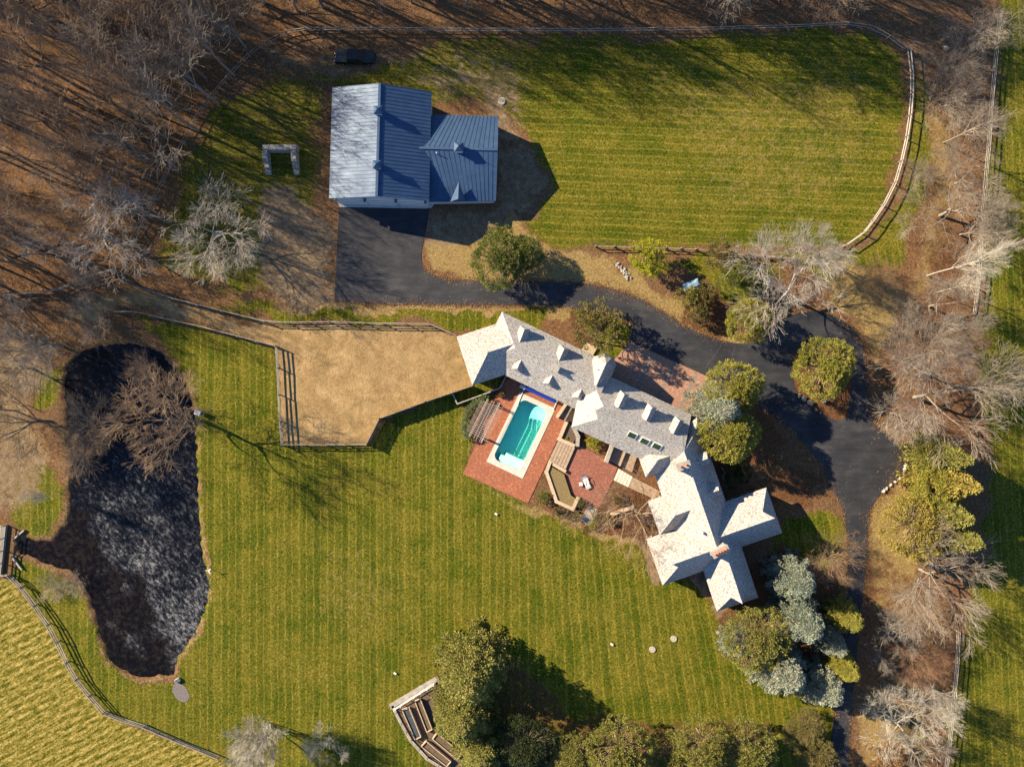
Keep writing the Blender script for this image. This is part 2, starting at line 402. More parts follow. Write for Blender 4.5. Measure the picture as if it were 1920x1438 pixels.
RIGHT = [(1875, -300), (1868, 60), (1855, 300), (1842, 560), (1835, 700), (1850, 900), (1845, 1050), (1805, 1200), (1790, 1300), (1770, 1440), (1750, 1700), (2400, 1700), (2400, -300)]
paint('lawn', UPPER, 3.0); paint('lawn', LOWER, 1.2, warp='fine')
paint('lawn', [(20, 900), (60, 850), (110, 870), (122, 960), (100, 1000), (30, 1000)], 2.0, 0.75)
paint('lawn', [(60, 690), (110, 680), (115, 760), (70, 770)], 1.5, 0.85)
paint('lawn', [(240, 590), (520, 650), (528, 700), (370, 740), (300, 640)], 2, 0.9)
paint('lawn', [(480, 575), (620, 575), (850, 577), (1020, 575), (1040, 600), (1000, 640), (860, 628), (800, 606), (520, 603), (400, 570)], 1.6, 0.9)
paint('lawn', [(1060, 590), (1150, 575), (1190, 605), (1160, 690), (1080, 650)], 1.4, 0.9)
paint('lawn', [(860, 715), (950, 705), (945, 728), (870, 760), (820, 775), (730, 800)], 1.0, 0.9)
paint('lawn', [(1130, 520), (1200, 545), (1180, 480), (1330, 480), (1480, 500), (1430, 560), (1340, 560), (1270, 500), (1230, 520)], 2.5, 0.75)
paint('lawn', [(1430, 830), (1500, 845), (1420, 780), (1410, 800)], 2, 0.7)
paint('lawn', [(1460, 1000), (1500, 950), (1560, 940), (1585, 970), (1588, 1060), (1520, 1080), (1440, 1060)], 1.6, 0.85)
paint('lawn', [(1500, 1320), (1560, 1300), (1550, 1440), (1480, 1440)], 2, 0.6)
paint('lawn', [(1440, 480), (1580, 470), (1660, 410), (1700, 300), (1712, 130), (1745, 130), (1745, 300), (1720, 420), (1680, 520), (1600, 560)], 2.5, 0.75)
paint('lawn', [(1800, 1230), (1770, 1300), (1740, 1440), (1600, 1440), (1620, 1330)], 4, 0.45)
paint('lawn', RIGHT, 3.0, 0.9)
paint('lawn', [(400, 190), (520, 130), (610, 170), (610, 380), (560, 400), (520, 560), (420, 560), (300, 500), (280, 460), (330, 330)], 4.0, 0.62)
paint('field', FIELD, 1.5, warp='fine')
paint('lawn', [(374, 700), (400, 720), (400, 1000), (420, 1110), (400, 1180), (360, 1240), (345, 1260), (330, 1240), (370, 1180), (385, 1100), (370, 1000), (360, 800)], 0.6, 0.95, 'fine')
# dry, straw coloured turf
paint('dry', [(800, 455), (900, 455), (960, 410), (1010, 430), (1040, 480), (1120, 470), (1180, 520), (1200, 550), (1130, 528), (880, 524), (800, 510)], 2.0, 0.95)
paint('dry', [(1130, 520), (1190, 500), (1260, 560), (1330, 610), (1400, 640), (1360, 645), (1280, 612), (1200, 560)], 1.4, 1.0)
paint('dry', [(1620, 1280), (1660, 1290), (1700, 1340), (1650, 1440), (1610, 1440)], 3, 0.8)
paint('dry', [(1570, 480), (1700, 520), (1690, 640), (1640, 700), (1630, 650), (1600, 600), (1540, 570)], 3, 0.75)
paint('dry', [(1630, 940), (1700, 900), (1720, 1000), (1720, 1100), (1640, 1150), (1625, 1050)], 2.0, 0.8)
paint('dry', [(1720, 100), (1790, 90), (1800, 400), (1740, 560), (1690, 560), (1740, 400)], 4, 0.6)
paint('dry', [(0, 640), (100, 640), (60, 760), (110, 850), (20, 960), (-200, 960), (-200, 640)], 5, 0.55)
paint('dirt', [(-200, 600), (110, 620), (100, 700), (60, 780), (110, 850), (60, 960), (-200, 980)], 5, 0.62)
paint('dry', [(560, 575), (900, 575), (1060, 578), (1060, 586), (900, 585), (560, 588)], 0.8, 0.95)
paint('dry', [(1040, 575), (1070, 580), (1060, 610), (1030, 606)], 1.0, 0.9)
paint('dry', [(690, 800), (700, 790), (712, 800), (700, 832)], 0.8, 0.7)
paint('dry', [(880, 890), (900, 905), (990, 950), (1100, 990), (1230, 1000), (1200, 1040), (1120, 1010), (980, 960)], 1.6, 0.75)
# bare dirt
paint('dirt', [(700, 140), (830, 95), (960, 90), (1010, 160), (990, 280), (930, 215), (820, 190)], 6.0, 0.52)
paint('dry', [(1150, 80), (1600, 70), (1690, 120), (1690, 320), (1560, 450), (1300, 440), (1200, 250)], 14, 0.36)
paint('dry', [(560, 1000), (700, 960), (820, 1080), (780, 1240), (600, 1260), (520, 1130)], 14, 0.33)
paint('dirt', [(500, 350), (560, 345), (600, 420), (628, 440), (628, 580), (560, 585), (500, 560), (480, 470)], 4.0, 0.85)
paint('dirt', [(935, 280), (1000, 270), (1040, 340), (990, 400), (900, 460), (800, 470), (810, 395), (930, 390)], 3.0, 0.8)
paint('dirt', [(900, 160), (960, 150), (965, 240), (1000, 290), (930, 270)], 3.5, 0.75)
paint('dirt', [(470, 70), (600, 75), (880, 85), (880, 105), (720, 150), (560, 160), (480, 120)], 5, 0.5)
paint('dirt', [(1660, 60), (1760, 60), (1780, 130), (1720, 140)], 4, 0.5)
paint('dirt', [(1180, 1010), (1215, 985), (1245, 1095), (1230, 1090)], 0.8, 0.9)
paint('dirt', [(1300, 1080), (1325, 1075), (1360, 1150), (1345, 1165)], 0.6, 0.9)
# lane and riding pen
paint('sand', [(225, 545), (275, 543), (400, 575), (500, 604), (530, 606), (530, 648), (520, 650), (400, 618), (262, 586), (215, 583), (150, 600), (100, 590), (160, 560)], 2.0, 0.62)
paint('sand', [(505, 607), (530, 610), (805, 611), (856, 632), (887, 724), (800, 755), (716, 784), (692, 832), (531, 833), (524, 700), (521, 649), (500, 645)], 0.35, 1.0, 'fine')
# red brown bark mulch and leaf beds
paint('mulch', [(1375, 940), (1420, 900), (1480, 860), (1545, 880), (1552, 910), (1500, 940), (1455, 950), (1440, 905)], 1.2, 0.95)
paint('mulch', [(1310, 810), (1400, 760), (1440, 770), (1500, 830), (1450, 880), (1350, 900), (1330, 850)], 1.6, 0.65)
paint('mulch', [(1060, 580), (1110, 640), (1130, 668), (1100, 680), (1070, 655)], 0.8, 0.7)
paint('mulch', [(1130, 930), (1180, 905), (1250, 935), (1240, 1000), (1210, 1020), (1140, 1000), (1100, 990)], 1.0, 0.95)
paint('mulch', [(1590, 1080), (1630, 1000), (1700, 1050), (1800, 1100), (1820, 1290), (1700, 1330), (1610, 1300)], 4, 0.5)
paint('dry', [(1632, 1150), (1700, 1080), (1790, 1120), (1800, 1300), (1700, 1340), (1612, 1300)], 5, 0.55)
paint('mulch', [(1700, 130), (1770, 60), (1850, 60), (1845, 200), (1790, 330), (1830, 560), (1760, 640), (1700, 600), (1740, 420), (1770, 300)], 4, 0.55)
paint('mulch', [(1630, 640), (1700, 640), (1840, 640), (1850, 860), (1720, 920), (1640, 780)], 4, 0.5)
paint('mulch', [(1370, 1100), (1420, 1050), (1470, 1020), (1585, 1080), (1585, 1300), (1440, 1250), (1350, 1180)], 2, 0.85)
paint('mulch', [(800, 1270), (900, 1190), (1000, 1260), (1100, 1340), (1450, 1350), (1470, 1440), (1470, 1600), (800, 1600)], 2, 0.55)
paint('mulch', [(1010, 900), (1040, 880), (1090, 930), (1120, 990), (1080, 985), (1030, 960)], 0.8, 0.6)
paint('mulch', [(1270, 560), (1340, 540), (1370, 620), (1330, 635), (1280, 600)], 1.2, 0.7)
paint('mulch', [(1120, 825), (1165, 845), (1150, 865), (1090, 835), (1060, 790), (1075, 790)], 0.6, 0.9)
paint('mulch', grow_px(ISLAND, 2), 0.4, 1.0, 'fine')
# reeds and dead plants on the shore
psd = poly_sd(GX + wob(0.7, 0.5, 11), GY + wob(0.7, 0.5, 12), POND)
zone['reed'] = np.clip(1 - np.abs(psd + 0.05) / (0.25 + 0.9 * noise2(GX, GY, 2.4, 15)), 0, 1) * (0.1 + 1.1 * noise2(GX, GY, 0.9, 16)).clip(0, 1)
# sheets keep the zones from mixing
Zg = -np.clip((psd + 0.1) / 1.6, 0, 1) ** 1.3 * 0.9
# stripe coordinate
ph = GX + (GX - 0) * 0.0 - 0.16 * np.clip((GX - 0) / 30.0, 0, 1) * (-GY)
up_m = poly_sd(GX, GY, [(400, -100), (1720, -100), (1720, 420), (1560, 510), (1000, 510), (800, 460), (400, 460)]) > 0
ph = np.where(up_m, GY + 0.04 * GX, ph)
fm = poly_sd(GX, GY, FIELD) > 0
ph = np.where(fm, GY * 0.88 - GX * 0.42, ph)
rm = poly_sd(GX, GY, RIGHT) > 0
ph = np.where(rm, GX + 0.06 * GY, ph)
verts = np.stack([GX.ravel(), GY.ravel(), Zg.ravel()], 1)
ii = (np.arange(ny - 1)[:, None] * nx + np.arange(nx - 1)[None, :]).ravel()
faces = np.stack([ii, ii + 1, ii + nx + 1, ii + nx], 1)
cx, cy = verts[faces].mean(1)[:, 0], verts[faces].mean(1)[:, 1]
faces = faces[poly_sd(cx, cy, POOL_OUT) < 0.15]
nv = len(verts)
xa, xb, ya, yb = xs[0], xs[-1], ys[0], ys[-1]; FAR = 900
ring = np.array([(-FAR, -FAR, 0), (FAR, -FAR, 0), (FAR, FAR, 0), (-FAR, FAR, 0), (xa, ya, 0), (xb, ya, 0), (xb, yb, 0), (xa, yb, 0)])
rf = np.array([(0, 1, 5, 4), (1, 2, 6, 5), (2, 3, 7, 6), (3, 0, 4, 7)]) + nv
me = np_mesh('ground', np.vstack([verts, ring]), np.vstack([faces, rf]))
def add_attr(name, arrs):
    a = me.attributes.new(name, 'FLOAT_COLOR', 'POINT')
    A = np.zeros((len(me.vertices), 4), np.float32)
    for i, x in enumerate(arrs): A[:nv, i] = x.ravel()
    a.data.foreach_set('color', A.ravel())
add_attr('za', [zone['lawn'], zone['dry'], zone['dirt'], zone['sand']])
add_attr('zb', [zone['mulch'], zone['field'], zone['reed'], zone['gravel']])
a = me.attributes.new('ph', 'FLOAT', 'POINT'); A = np.zeros(len(me.vertices), np.float32); A[:nv] = ph.ravel(); a.data.foreach_set('value', A)

def ground_mat():
    m, n, b = new_mat('ground_cover'); p = pos(n)
    def attr(nm):
        x = n.nodes.new('ShaderNodeAttribute'); x.attribute_name = nm; return x
    ta, tb, tp = attr('za'), attr('zb'), attr('ph')
    def sep(x):
        s = n.nodes.new('ShaderNodeSeparateColor'); n.links.new(x.outputs['Color'], s.inputs[0]); return s.outputs[0], s.outputs[1], s.outputs[2], x.outputs['Alpha']
    lawn, dry, dirt, sand = sep(ta); mulch, field, reed, _ = sep(tb)
    mr = N(n, 'ShaderNodeMapping'); mr.inputs['Rotation'].default_value = (0.5, 0.35, R(34)); n.links.new(p, mr.inputs['Vector']); pr_ = mr.outputs[0]
    n_f = noise(n, pr_, 3.6, 3, 0.8, 0.5); n_m = noise(n, pr_, 1.1, 4, 0.65, 0.3); n_b = noise(n, p, 0.16, 4, 0.6); n_x = noise(n, pr_, 9, 2, 0.7, 0.4)
    n_b2 = noise(n, p, 0.42, 3, 0.6, 0.5)
    def fac(wt, nz, k=0.9):
        t = math_(n, 'ADD', wt, math_(n, 'MULTIPLY', math_(n, 'SUBTRACT', nz, 0.5), k))
        r = n.nodes.new('ShaderNodeMapRange'); r.interpolation_type = 'SMOOTHSTEP'
        n.links.new(t, r.inputs[0]); r.inputs[1].default_value = 0.28; r.inputs[2].default_value = 0.72
        return math_(n, 'MULTIPLY', r.outputs[0], math_(n, 'MULTIPLY', wt, 6, clamp=True))
    leaf = ramp(n, math_(n, 'ADD', math_(n, 'MULTIPLY', n_f, 0.6), math_(n, 'MULTIPLY', n_x, 0.4)), [(0.34, (0.036, 0.019, 0.011)), (0.46, (0.10, 0.053, 0.027)), (0.56, (0.18, 0.095, 0.044)), (0.68, (0.32, 0.17, 0.078))])
    leaf = mixc(n, ramp(n, n_b, [(0.4, (0, 0, 0)), (0.7, (0.35, 0.35, 0.35))]), leaf, ramp(n, n_f, [(0.3, (0.06, 0.045, 0.03)), (0.7, (0.14, 0.10, 0.065))]))
    c = leaf
    dirtc = ramp(n, math_(n, 'ADD', math_(n, 'MULTIPLY', n_f, 0.5), math_(n, 'MULTIPLY', n_m, 0.5)), [(0.32, (0.085, 0.055, 0.032)), (0.5, (0.165, 0.115, 0.068)), (0.7, (0.30, 0.22, 0.145))])
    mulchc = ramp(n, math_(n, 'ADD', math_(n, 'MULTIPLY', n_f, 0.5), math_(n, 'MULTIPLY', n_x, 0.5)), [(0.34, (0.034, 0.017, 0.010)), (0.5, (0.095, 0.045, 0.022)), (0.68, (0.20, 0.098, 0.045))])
    # mown grass
    g1 = math_(n, 'ADD', math_(n, 'MULTIPLY', n_f, 0.7), math_(n, 'MULTIPLY', n_x, 0.3))
    grass = ramp(n, g1, [(0.38, (0.014, 0.025, 0.002)), (0.47, (0.046, 0.064, 0.0035)), (0.54, (0.076, 0.092, 0.005)), (0.66, (0.15, 0.145, 0.012))])
    straw = ramp(n, g1, [(0.38, (0.042, 0.042, 0.003)), (0.5, (0.122, 0.108, 0.010)), (0.66, (0.26, 0.20, 0.042))])
    sat = math_(n, 'ADD', math_(n, 'MULTIPLY', n_b, 0.6), math_(n, 'MULTIPLY', n_b2, 0.4))
    phs = math_(n, 'ADD', tp.outputs['Fac'], math_(n, 'ADD', math_(n, 'MULTIPLY', n_m, 0.10), math_(n, 'MULTIPLY', n_b, 0.7)))
    s1 = math_(n, 'SINE', math_(n, 'MULTIPLY', phs, 2 * math.pi / 1.02))
    s2 = math_(n, 'SINE', math_(n, 'MULTIPLY', phs, 2 * math.pi / 3.9))
    s3 = math_(n, 'SINE', math_(n, 'MULTIPLY', phs, 2 * math.pi / 1.94))
    line = math_(n, 'POWER', math_(n, 'MAXIMUM', s1, 0.0), 5.0)
    stripe = math_(n, 'ADD', math_(n, 'MULTIPLY', line, 0.34), math_(n, 'ADD', math_(n, 'MULTIPLY', s2, 0.05), math_(n, 'MULTIPLY', s3, 0.06)))
    stripe = math_(n, 'MULTIPLY', stripe, math_(n, 'MULTIPLY', math_(n, 'ADD', 0.05, math_(n, 'MULTIPLY', n_b2, 1.7)), math_(n, 'ADD', 0.35, math_(n, 'MULTIPLY', n_m, 1.3))))
    tcol = math_(n, 'ADD', math_(n, 'MULTIPLY', math_(n, 'SUBTRACT', sat, 0.48), 4.0), math_(n, 'ADD', math_(n, 'MULTIPLY', stripe, 2.5), 0.40), clamp=True)
    gcol = mixc(n, tcol, grass, straw)
    sh = math_(n, 'ADD', 0.9, math_(n, 'MULTIPLY', stripe, 0.6))
    sc = n.nodes.new('ShaderNodeCombineColor')
    for i in range(3): n.links.new(sh, sc.inputs[i])
    gcol = mixc(n, 1.0, gcol, sc.outputs[0], 'MULTIPLY')
    # rough hay field in rows
    mp = N(n, 'ShaderNodeMapping'); mp.vector_type = 'TEXTURE'; mp.inputs['Rotation'].default_value = (0, 0, R(31)); mp.inputs['Scale'].default_value = (1.25, 0.30, 1); n.links.new(p, mp.inputs['Vector'])
    rows = noise(n, mp.outputs[0], 0.8, 3, 0.75)
    sf = math_(n, 'SINE', math_(n, 'MULTIPLY', math_(n, 'ADD', tp.outputs['Fac'], math_(n, 'MULTIPLY', n_m, 0.5)), 2 * math.pi / 1.15))
    rr = math_(n, 'ADD', math_(n, 'MULTIPLY', rows, 0.5), math_(n, 'ADD', math_(n, 'MULTIPLY', g1, 0.5), math_(n, 'MULTIPLY', sf, 0.028)))
    fcol = ramp(n, rr, [(0.40, (0.034, 0.036, 0.003)), (0.47, (0.105, 0.095, 0.010)), (0.52, (0.20, 0.155, 0.030)), (0.60, (0.40, 0.295, 0.105))])
    dryc = ramp(n, g1, [(0.30, (0.085, 0.058, 0.018)), (0.48, (0.20, 0.138, 0.052)), (0.70, (0.38, 0.26, 0.125))])
    sandc = ramp(n, math_(n, 'ADD', math_(n, 'MULTIPLY', n_x, 0.5), math_(n, 'ADD', math_(n, 'MULTIPLY', n_m, 0.2), math_(n, 'MULTIPLY', n_b2, 0.3))), [(0.36, (0.135, 0.083, 0.036)), (0.5, (0.29, 0.190, 0.088)), (0.66, (0.43, 0.30, 0.155))])
    sandc = mixc(n, ramp(n, noise(n, p, 0.22, 4, 0.7, 0.8), [(0.48, (0, 0, 0)), (0.68, (0.75, 0.75, 0.75))]), sandc, ramp(n, n_f, [(0.35, (0.10, 0.068, 0.028)), (0.65, (0.23, 0.155, 0.062))]))
    lane = ramp(n, g1, [(0.3, (0.11, 0.078, 0.05)), (0.7, (0.22, 0.165, 0.115))])
    sandc = mixc(n, ramp(n, noise(n, p, 1.7, 3, 0.8), [(0.55, (0, 0, 0)), (0.66, (0.55, 0.55, 0.55))]), sandc, (0.115, 0.075, 0.036))
    reedc = ramp(n, n_f, [(0.3, (0.05, 0.03, 0.015)), (0.5, (0.15, 0.09, 0.04)), (0.7, (0.30, 0.22, 0.11))])
    c = mixc(n, fac(lawn, n_m), c, gcol)
    c = mixc(n, fac(field, n_m, 0.5), c, fcol)
    c = mixc(n, fac(dry, n_m), c, dryc)
    c = mixc(n, fac(dirt, n_m), c, dirtc)
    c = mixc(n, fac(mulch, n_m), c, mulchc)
    c = mixc(n, fac(sand, n_m, 0.5), c, sandc)
    c = mixc(n, fac(reed, n_f, 0.8), c, reedc)
    n.links.new(c, b.inputs['Base Color']); b.inputs['Roughness'].default_value = 0.95
    b.inputs['Specular IOR Level'].default_value = 0.1
    bump(n, b, noise(n, pr_, 4.3, 3, 0.75, 0.4), 0.7, 0.10)
    return m
ground = obj('ground', me, ground_mat()); ground['kind'] = 'structure'

# pond water with a skin of patchy ice
def pos_y(n, p):
    x = n.nodes.new('ShaderNodeSeparateXYZ'); n.links.new(p, x.inputs[0]); return x.outputs[1]
def pond_mat():
    m, n, b = new_mat('pond_ice'); p = pos(n)
    big = noise(n, p, 0.14, 3, 0.6); mq = N(n, 'ShaderNodeMapping'); mq.vector_type = 'TEXTURE'; mq.inputs['Rotation'].default_value = (0, 0, R(-50)); mq.inputs['Scale'].default_value = (1.35, 0.75, 1); n.links.new(p, mq.inputs['Vector'])
    f = noise(n, mq.outputs[0], 1.7, 5, 0.72, 0.2); g = noise(n, p, 3.2, 3, 0.7)
    a = math_(n, 'ADD', math_(n, 'MULTIPLY', f, 0.75), math_(n, 'ADD', math_(n, 'MULTIPLY', g, 0.25), math_(n, 'MULTIPLY', big, 0.32)))
    a = math_(n, 'SUBTRACT', a, math_(n, 'MULTIPLY', math_(n, 'SUBTRACT', pos_y(n, p), -6.0), 0.0035))
    col = ramp(n, a, [(0.60, (0.003, 0.003, 0.0045)), (0.70, (0.007, 0.0075, 0.011)), (0.78, (0.036, 0.037, 0.041)), (0.92, (0.21, 0.208, 0.212))])
    # open water along the west shore stays dark
    sx = n.nodes.new('ShaderNodeSeparateXYZ'); n.links.new(p, sx.inputs[0])
    d = math_(n, 'ADD', math_(n, 'ADD', sx.outputs[0], 56.5), math_(n, 'MULTIPLY', math_(n, 'ADD', sx.outputs[1], 30.0), 0.62))
    d = math_(n, 'ADD', math_(n, 'SUBTRACT', d, 1.5), math_(n, 'ADD', math_(n, 'MULTIPLY', math_(n, 'SUBTRACT', noise(n, p, 0.09, 2), 0.5), 22.0), math_(n, 'MULTIPLY', noise(n, p, 0.6, 4, 0.7), 5.0)))
    r = n.nodes.new('ShaderNodeMapRange'); n.links.new(d, r.inputs[0]); r.inputs[1].default_value = 0.2; r.inputs[2].default_value = 2.2
    col = mixc(n, r.outputs[0], ramp(n, noise(n, p, 1.6, 4, 0.7), [(0.45, (0.0035, 0.003, 0.0035)), (0.75, (0.022, 0.016, 0.011))]), col)
    n.links.new(col, b.inputs['Base Color'])
    n.links.new(ramp(n, a, [(0.5, (0.10,) * 3), (0.8, (0.24,) * 3)]), b.inputs['Roughness'])
    b.inputs['Specular IOR Level'].default_value = 0.16
    bump(n, b, f, 0.1, 0.02)
    return m
def grow_poly(poly, d):
    P = [Vector((p[0], p[1])) for p in poly]; out = []
    c = sum(P, Vector((0, 0))) / len(P)
    for q in P: out.append((q.x + (q - c).normalized().x * d, q.y + (q - c).normalized().y * d))
    return out
sheet('pond_water', grow_poly(POND, 8), -0.22, pond_mat())

# driveway
DRIVE = [(636, 388), (805, 390), (801, 425), (793, 455), (789, 480), (793, 503), (810, 516), (840, 524), (930, 527), (1010, 527), (1100, 530), (1150, 541), (1195, 556), (1240, 583), (1290, 613),
         (1330, 632), (1365, 642), (1400, 645), (1428, 638), (1448, 610), (1480, 590), (1525, 582), (1565, 590), (1600, 615), (1620, 650), (1628, 700), (1633, 785), (1645, 800), (1675, 818), (1697, 838), (1697, 872), (1692, 892), (1665, 915), (1643, 935), (1630, 960),
         (1628, 1010), (1626, 1050), (1620, 1105), (1610, 1190), (1600, 1310), (1590, 1440), (1578, 1600), (1542, 1600), (1554, 1440), (1562, 1350), (1574, 1260), (1586, 1150), (1590, 1090), (1588, 1000), (1580, 960), (1566, 930),
         (1549, 905), (1545, 882), (1524, 850), (1480, 806), (1430, 766), (1390, 738), (1330, 706), (1181, 640), (1188, 606), (1165, 598), (1110, 585), (1060, 576), (1010, 571), (930, 573), (850, 573), (720, 571), (627, 568)]
def chaikin(P, it=2, keep=()):
    for _ in range(it):
        Q = []
        for i in range(len(P)):
            a, b_ = P[i], P[(i + 1) % len(P)]
            if a in keep: Q.append(a)
            else: Q.append((a[0] * .75 + b_[0] * .25, a[1] * .75 + b_[1] * .25))
            if b_ not in keep: Q.append((a[0] * .25 + b_[0] * .75, a[1] * .25 + b_[1] * .75))
        P = Q
    return P
KEEP = [(636, 388), (805, 390), (627, 568), (1181, 640), (1188, 606)]
sheet('driveway', chaikin(DRIVE, 2, KEEP), 0.045, M['asphalt'], holes=[chaikin(ISLAND, 2)], skirt=0.08)
for a_, b_ in (((1352, 648), (1322, 692)), ((1378, 650), (1362, 706))):
    mb = MB(); mb.beam(at(*a_, 0) + Vector((0, 0, .049)), at(*b_, 0) + Vector((0, 0, .049)), 0.05, 0.004)
    tag(mb.build('paving_joint', M['joint']), kind='structure')
sheet('brick_court', [(1181, 641), (1330, 708), (1302, 772), (1230, 760), (1130, 700)], 0.035, M['court_brick'], skirt=0.06)
for fx in (0.30, 0.56, 0.84):
    a_ = (1181 + (1330 - 1181) * fx, 641 + 67 * fx); b_ = (a_[0] - 34, a_[1] + 73)
    mb = MB(); mb.beam(at(*a_) + Vector((0, 0, .041)), at(*b_) + Vector((0, 0, .041)), 0.5, 0.008)
    tag(mb.build('court_band', M['band_brick']), kind='structure')

# ------------------------------------------------------------------ pool and terraces
NW, NE, SE, SW = [Vector((p[0], p[1])) for p in POOL_OUT]
e1 = (NE - NW).normalized(); e2 = (SW - NW).normalized(); PW = (NE - NW).length; PL = (SW - NW).length
def pool_px(u, v): q = NW + e1 * u + e2 * v; return (q.x, q.y)
def round_rect(u0, u1, v0, v1, radii):
    out = []
    cs = [(u0, v0, 0), (u1, v0, 1), (u1, v1, 2), (u0, v1, 3)]
    for (u, v, k), r in zip(cs, radii):
        cu = u + (r if k in (0, 3) else -r); cv = v + (r if k in (0, 1) else -r)
        for i in range(9):
            t = math.pi + k * math.pi / 2 + (math.pi / 2) * i / 8
            out.append(pool_px(cu + r * math.cos(t), cv + r * math.sin(t)))
    return out
INNER = round_rect(8, PW - 10, 9, PL - 10, (12, 13, 3, 12))
pool = empty('swimming_pool', at(*pool_px(PW / 2, PL / 2)), 'teal swimming pool with pale stone coping in the red brick terrace', 'pool')
sheet('coping', POOL_OUT, 0.11, M['coping'], holes=[INNER], kind=None, skirt=0.2, parent=pool).matrix_parent_inverse = Matrix.Translation(-Vector(pool.location))
pm, pn, pb = new_mat('pool_plaster')
pn.links.new(ramp(pn, noise(pn, pos(pn), 2.5, 4), [(0.3, (0.62, 0.86, 0.74)), (0.7, (0.74, 0.92, 0.82))]), pb.inputs['Base Color']); pb.inputs['Roughness'].default_value = 0.7
mb = MB(); L = [at(*p) for p in INNER]
for i in range(len(L)):
    a_, b_ = L[i], L[(i + 1) % len(L)]
    mb.poly([(a_.x, a_.y, 0.09), (b_.x, b_.y, 0.09), (b_.x, b_.y, -2.4), (a_.x, a_.y, -2.4)])
mb.build('basin_wall', pm, pool)
nu, nvv = 30, 60; V = []; F = []
for j in range(nvv + 1):
    for i in range(nu + 1):
        u = 4 + (PW - 8) * i / nu; v = 5 + (PL - 10) * j / nvv
        p = at(*pool_px(u, v))
        d = 1.15
        sh = max(abs(u - PW * 0.62) / (PW * 0.42), (PL - v) / (PL * 0.24))          # tanning ledge at the south end
        r_ = math.hypot(max(0, 0.30 - u / PW) / 0.30, max(0, 0.80 - v / PL) / 0.08)
        if v > PL * 0.79 and u > PW * 0.24 and not (u < PW * 0.36 and v < PL * 0.83): d = 0.18
        ne = math.hypot((u - PW * 0.86) / (PW * 0.42), (v - PL * 0.16) / (PL * 0.20))
        d = min(d, 0.6 + 0.55 * min(1, max(0, ne - 0.2)))
        d = min(d, 1.15)
        V.append((p.x, p.y, -0.06 - d))
for j in range(nvv):
    for i in range(nu):
        k = j * (nu + 1) + i; F.append((k, k + 1, k + nu + 2, k + nu + 1))
fl = bpy.data.meshes.new('basin_floor'); fl.from_pydata(V, [], F); fl.update(); obj('basin_floor', fl, pm, pool)
wm, wn, wb = new_mat('pool_water')
tr = N(wn, 'ShaderNodeBsdfTransparent'); tr.inputs[0].default_value = (0.86, 1, 0.99, 1)
gl = N(wn, 'ShaderNodeBsdfGlossy'); gl.inputs['Roughness'].default_value = 0.03
bp = N(wn, 'ShaderNodeBump', Strength=0.15, Distance=0.02); wn.links.new(noise(wn, pos(wn), 2.5, 3), bp.inputs['Height'])
wn.links.new(bp.outputs[0], gl.inputs['Normal'])
mx = N(wn, 'ShaderNodeMixShader'); mx.inputs[0].default_value = 0.03; wn.links.new(tr.outputs[0], mx.inputs[1]); wn.links.new(gl.outputs[0], mx.inputs[2])
va = N(wn, 'ShaderNodeVolumeAbsorption', Density=0.42); va.inputs[0].default_value = (0.02, 0.97, 0.80, 1)
wn.links.new(mx.outputs[0], wn.nodes['Material Output'].inputs[0]); wn.links.new(va.outputs[0], wn.nodes['Material Output'].inputs[1])
mb = MB(); mb.prism([(p.x, p.y) for p in L], -2.6, -0.05); mb.build('water', wm, pool)

DECK = [(868, 888), (893, 832), (885, 812), (905, 768), (925, 748), (948, 712), (962, 708), (1062, 758), (1062, 788), (990, 943)]
sheet('pool_terrace', DECK, 0.06, M['paver'], holes=[POOL_OUT], skirt=0.1)
PATIO = [(1085.6, 834.3), (1134.5, 861), (1158.2, 874), (1149.8, 899.3), (1133, 933), (1119, 958), (1100, 948), (1085.6, 931), (1071.8, 925), (1064, 905), (1060, 884), (1078.7, 840)]
sheet('brick_patio', PATIO, 0.055, M['patio_brick'], skirt=0.1)

def plank_deck(name, quad, n, z, mat, label, thick=0.08, cat='deck', gap=0.12):
    """planks run from edge q0-q1 to edge q3-q2"""
    q = [at(*p) for p in quad]; c = sum(q, Vector()) / 4
    root = empty(name, (c.x, c.y, 0), label, cat)
    for i in range(n):
        t0, t1 = (i + gap / 2) / n, (i + 1 - gap / 2) / n
        a_, b_ = q[0].lerp(q[1], t0), q[0].lerp(q[1], t1); c_, d_ = q[3].lerp(q[2], t1), q[3].lerp(q[2], t0)
        mb = MB(); mb.prism([(a_.x, a_.y), (b_.x, b_.y), (c_.x, c_.y), (d_.x, d_.y)], z - thick, z + 0.006 * (i % 3)); mb.build('plank', mat, root)
    for t in (0.12, 0.5, 0.88):
        a_, b_ = q[0].lerp(q[3], t), q[1].lerp(q[2], t); mb = MB()
        mb.beam((a_.x, a_.y, z - thick - 0.07), (b_.x, b_.y, z - thick - 0.07), 0.1, 0.12); mb.build('joist', M['post_wood'], root)
    return root
plank_deck('timber_deck', [(1045.8, 826.7), (1078.7, 837.4), (1059.6, 881.7), (1027.4, 864.2)], 6, 0.30, M['deck_wood'], 'wide board timber deck between the pool terrace and brick patio')
plank_deck('timber_deck', [(1150, 836), (1140, 862), (1184, 885), (1194, 855)], 9, 0.42, M['deck_wood'], 'weathered board deck under the skylights beside the small hip roof')
plank_deck('timber_deck', [(1062, 757), (1046, 780), (1072, 791), (1084, 768)], 8, 0.45, M['deck_wood'], 'small slatted deck against the house at the pool corner')
plank_deck('timber_deck', [(1159, 878), (1185.8, 893.2), (1177.4, 913), (1149.8, 899.3)], 5, 0.36, M['deck_pale'], 'pale square platform at the edge of the brick patio')  # planks of a paler colour than the other decks
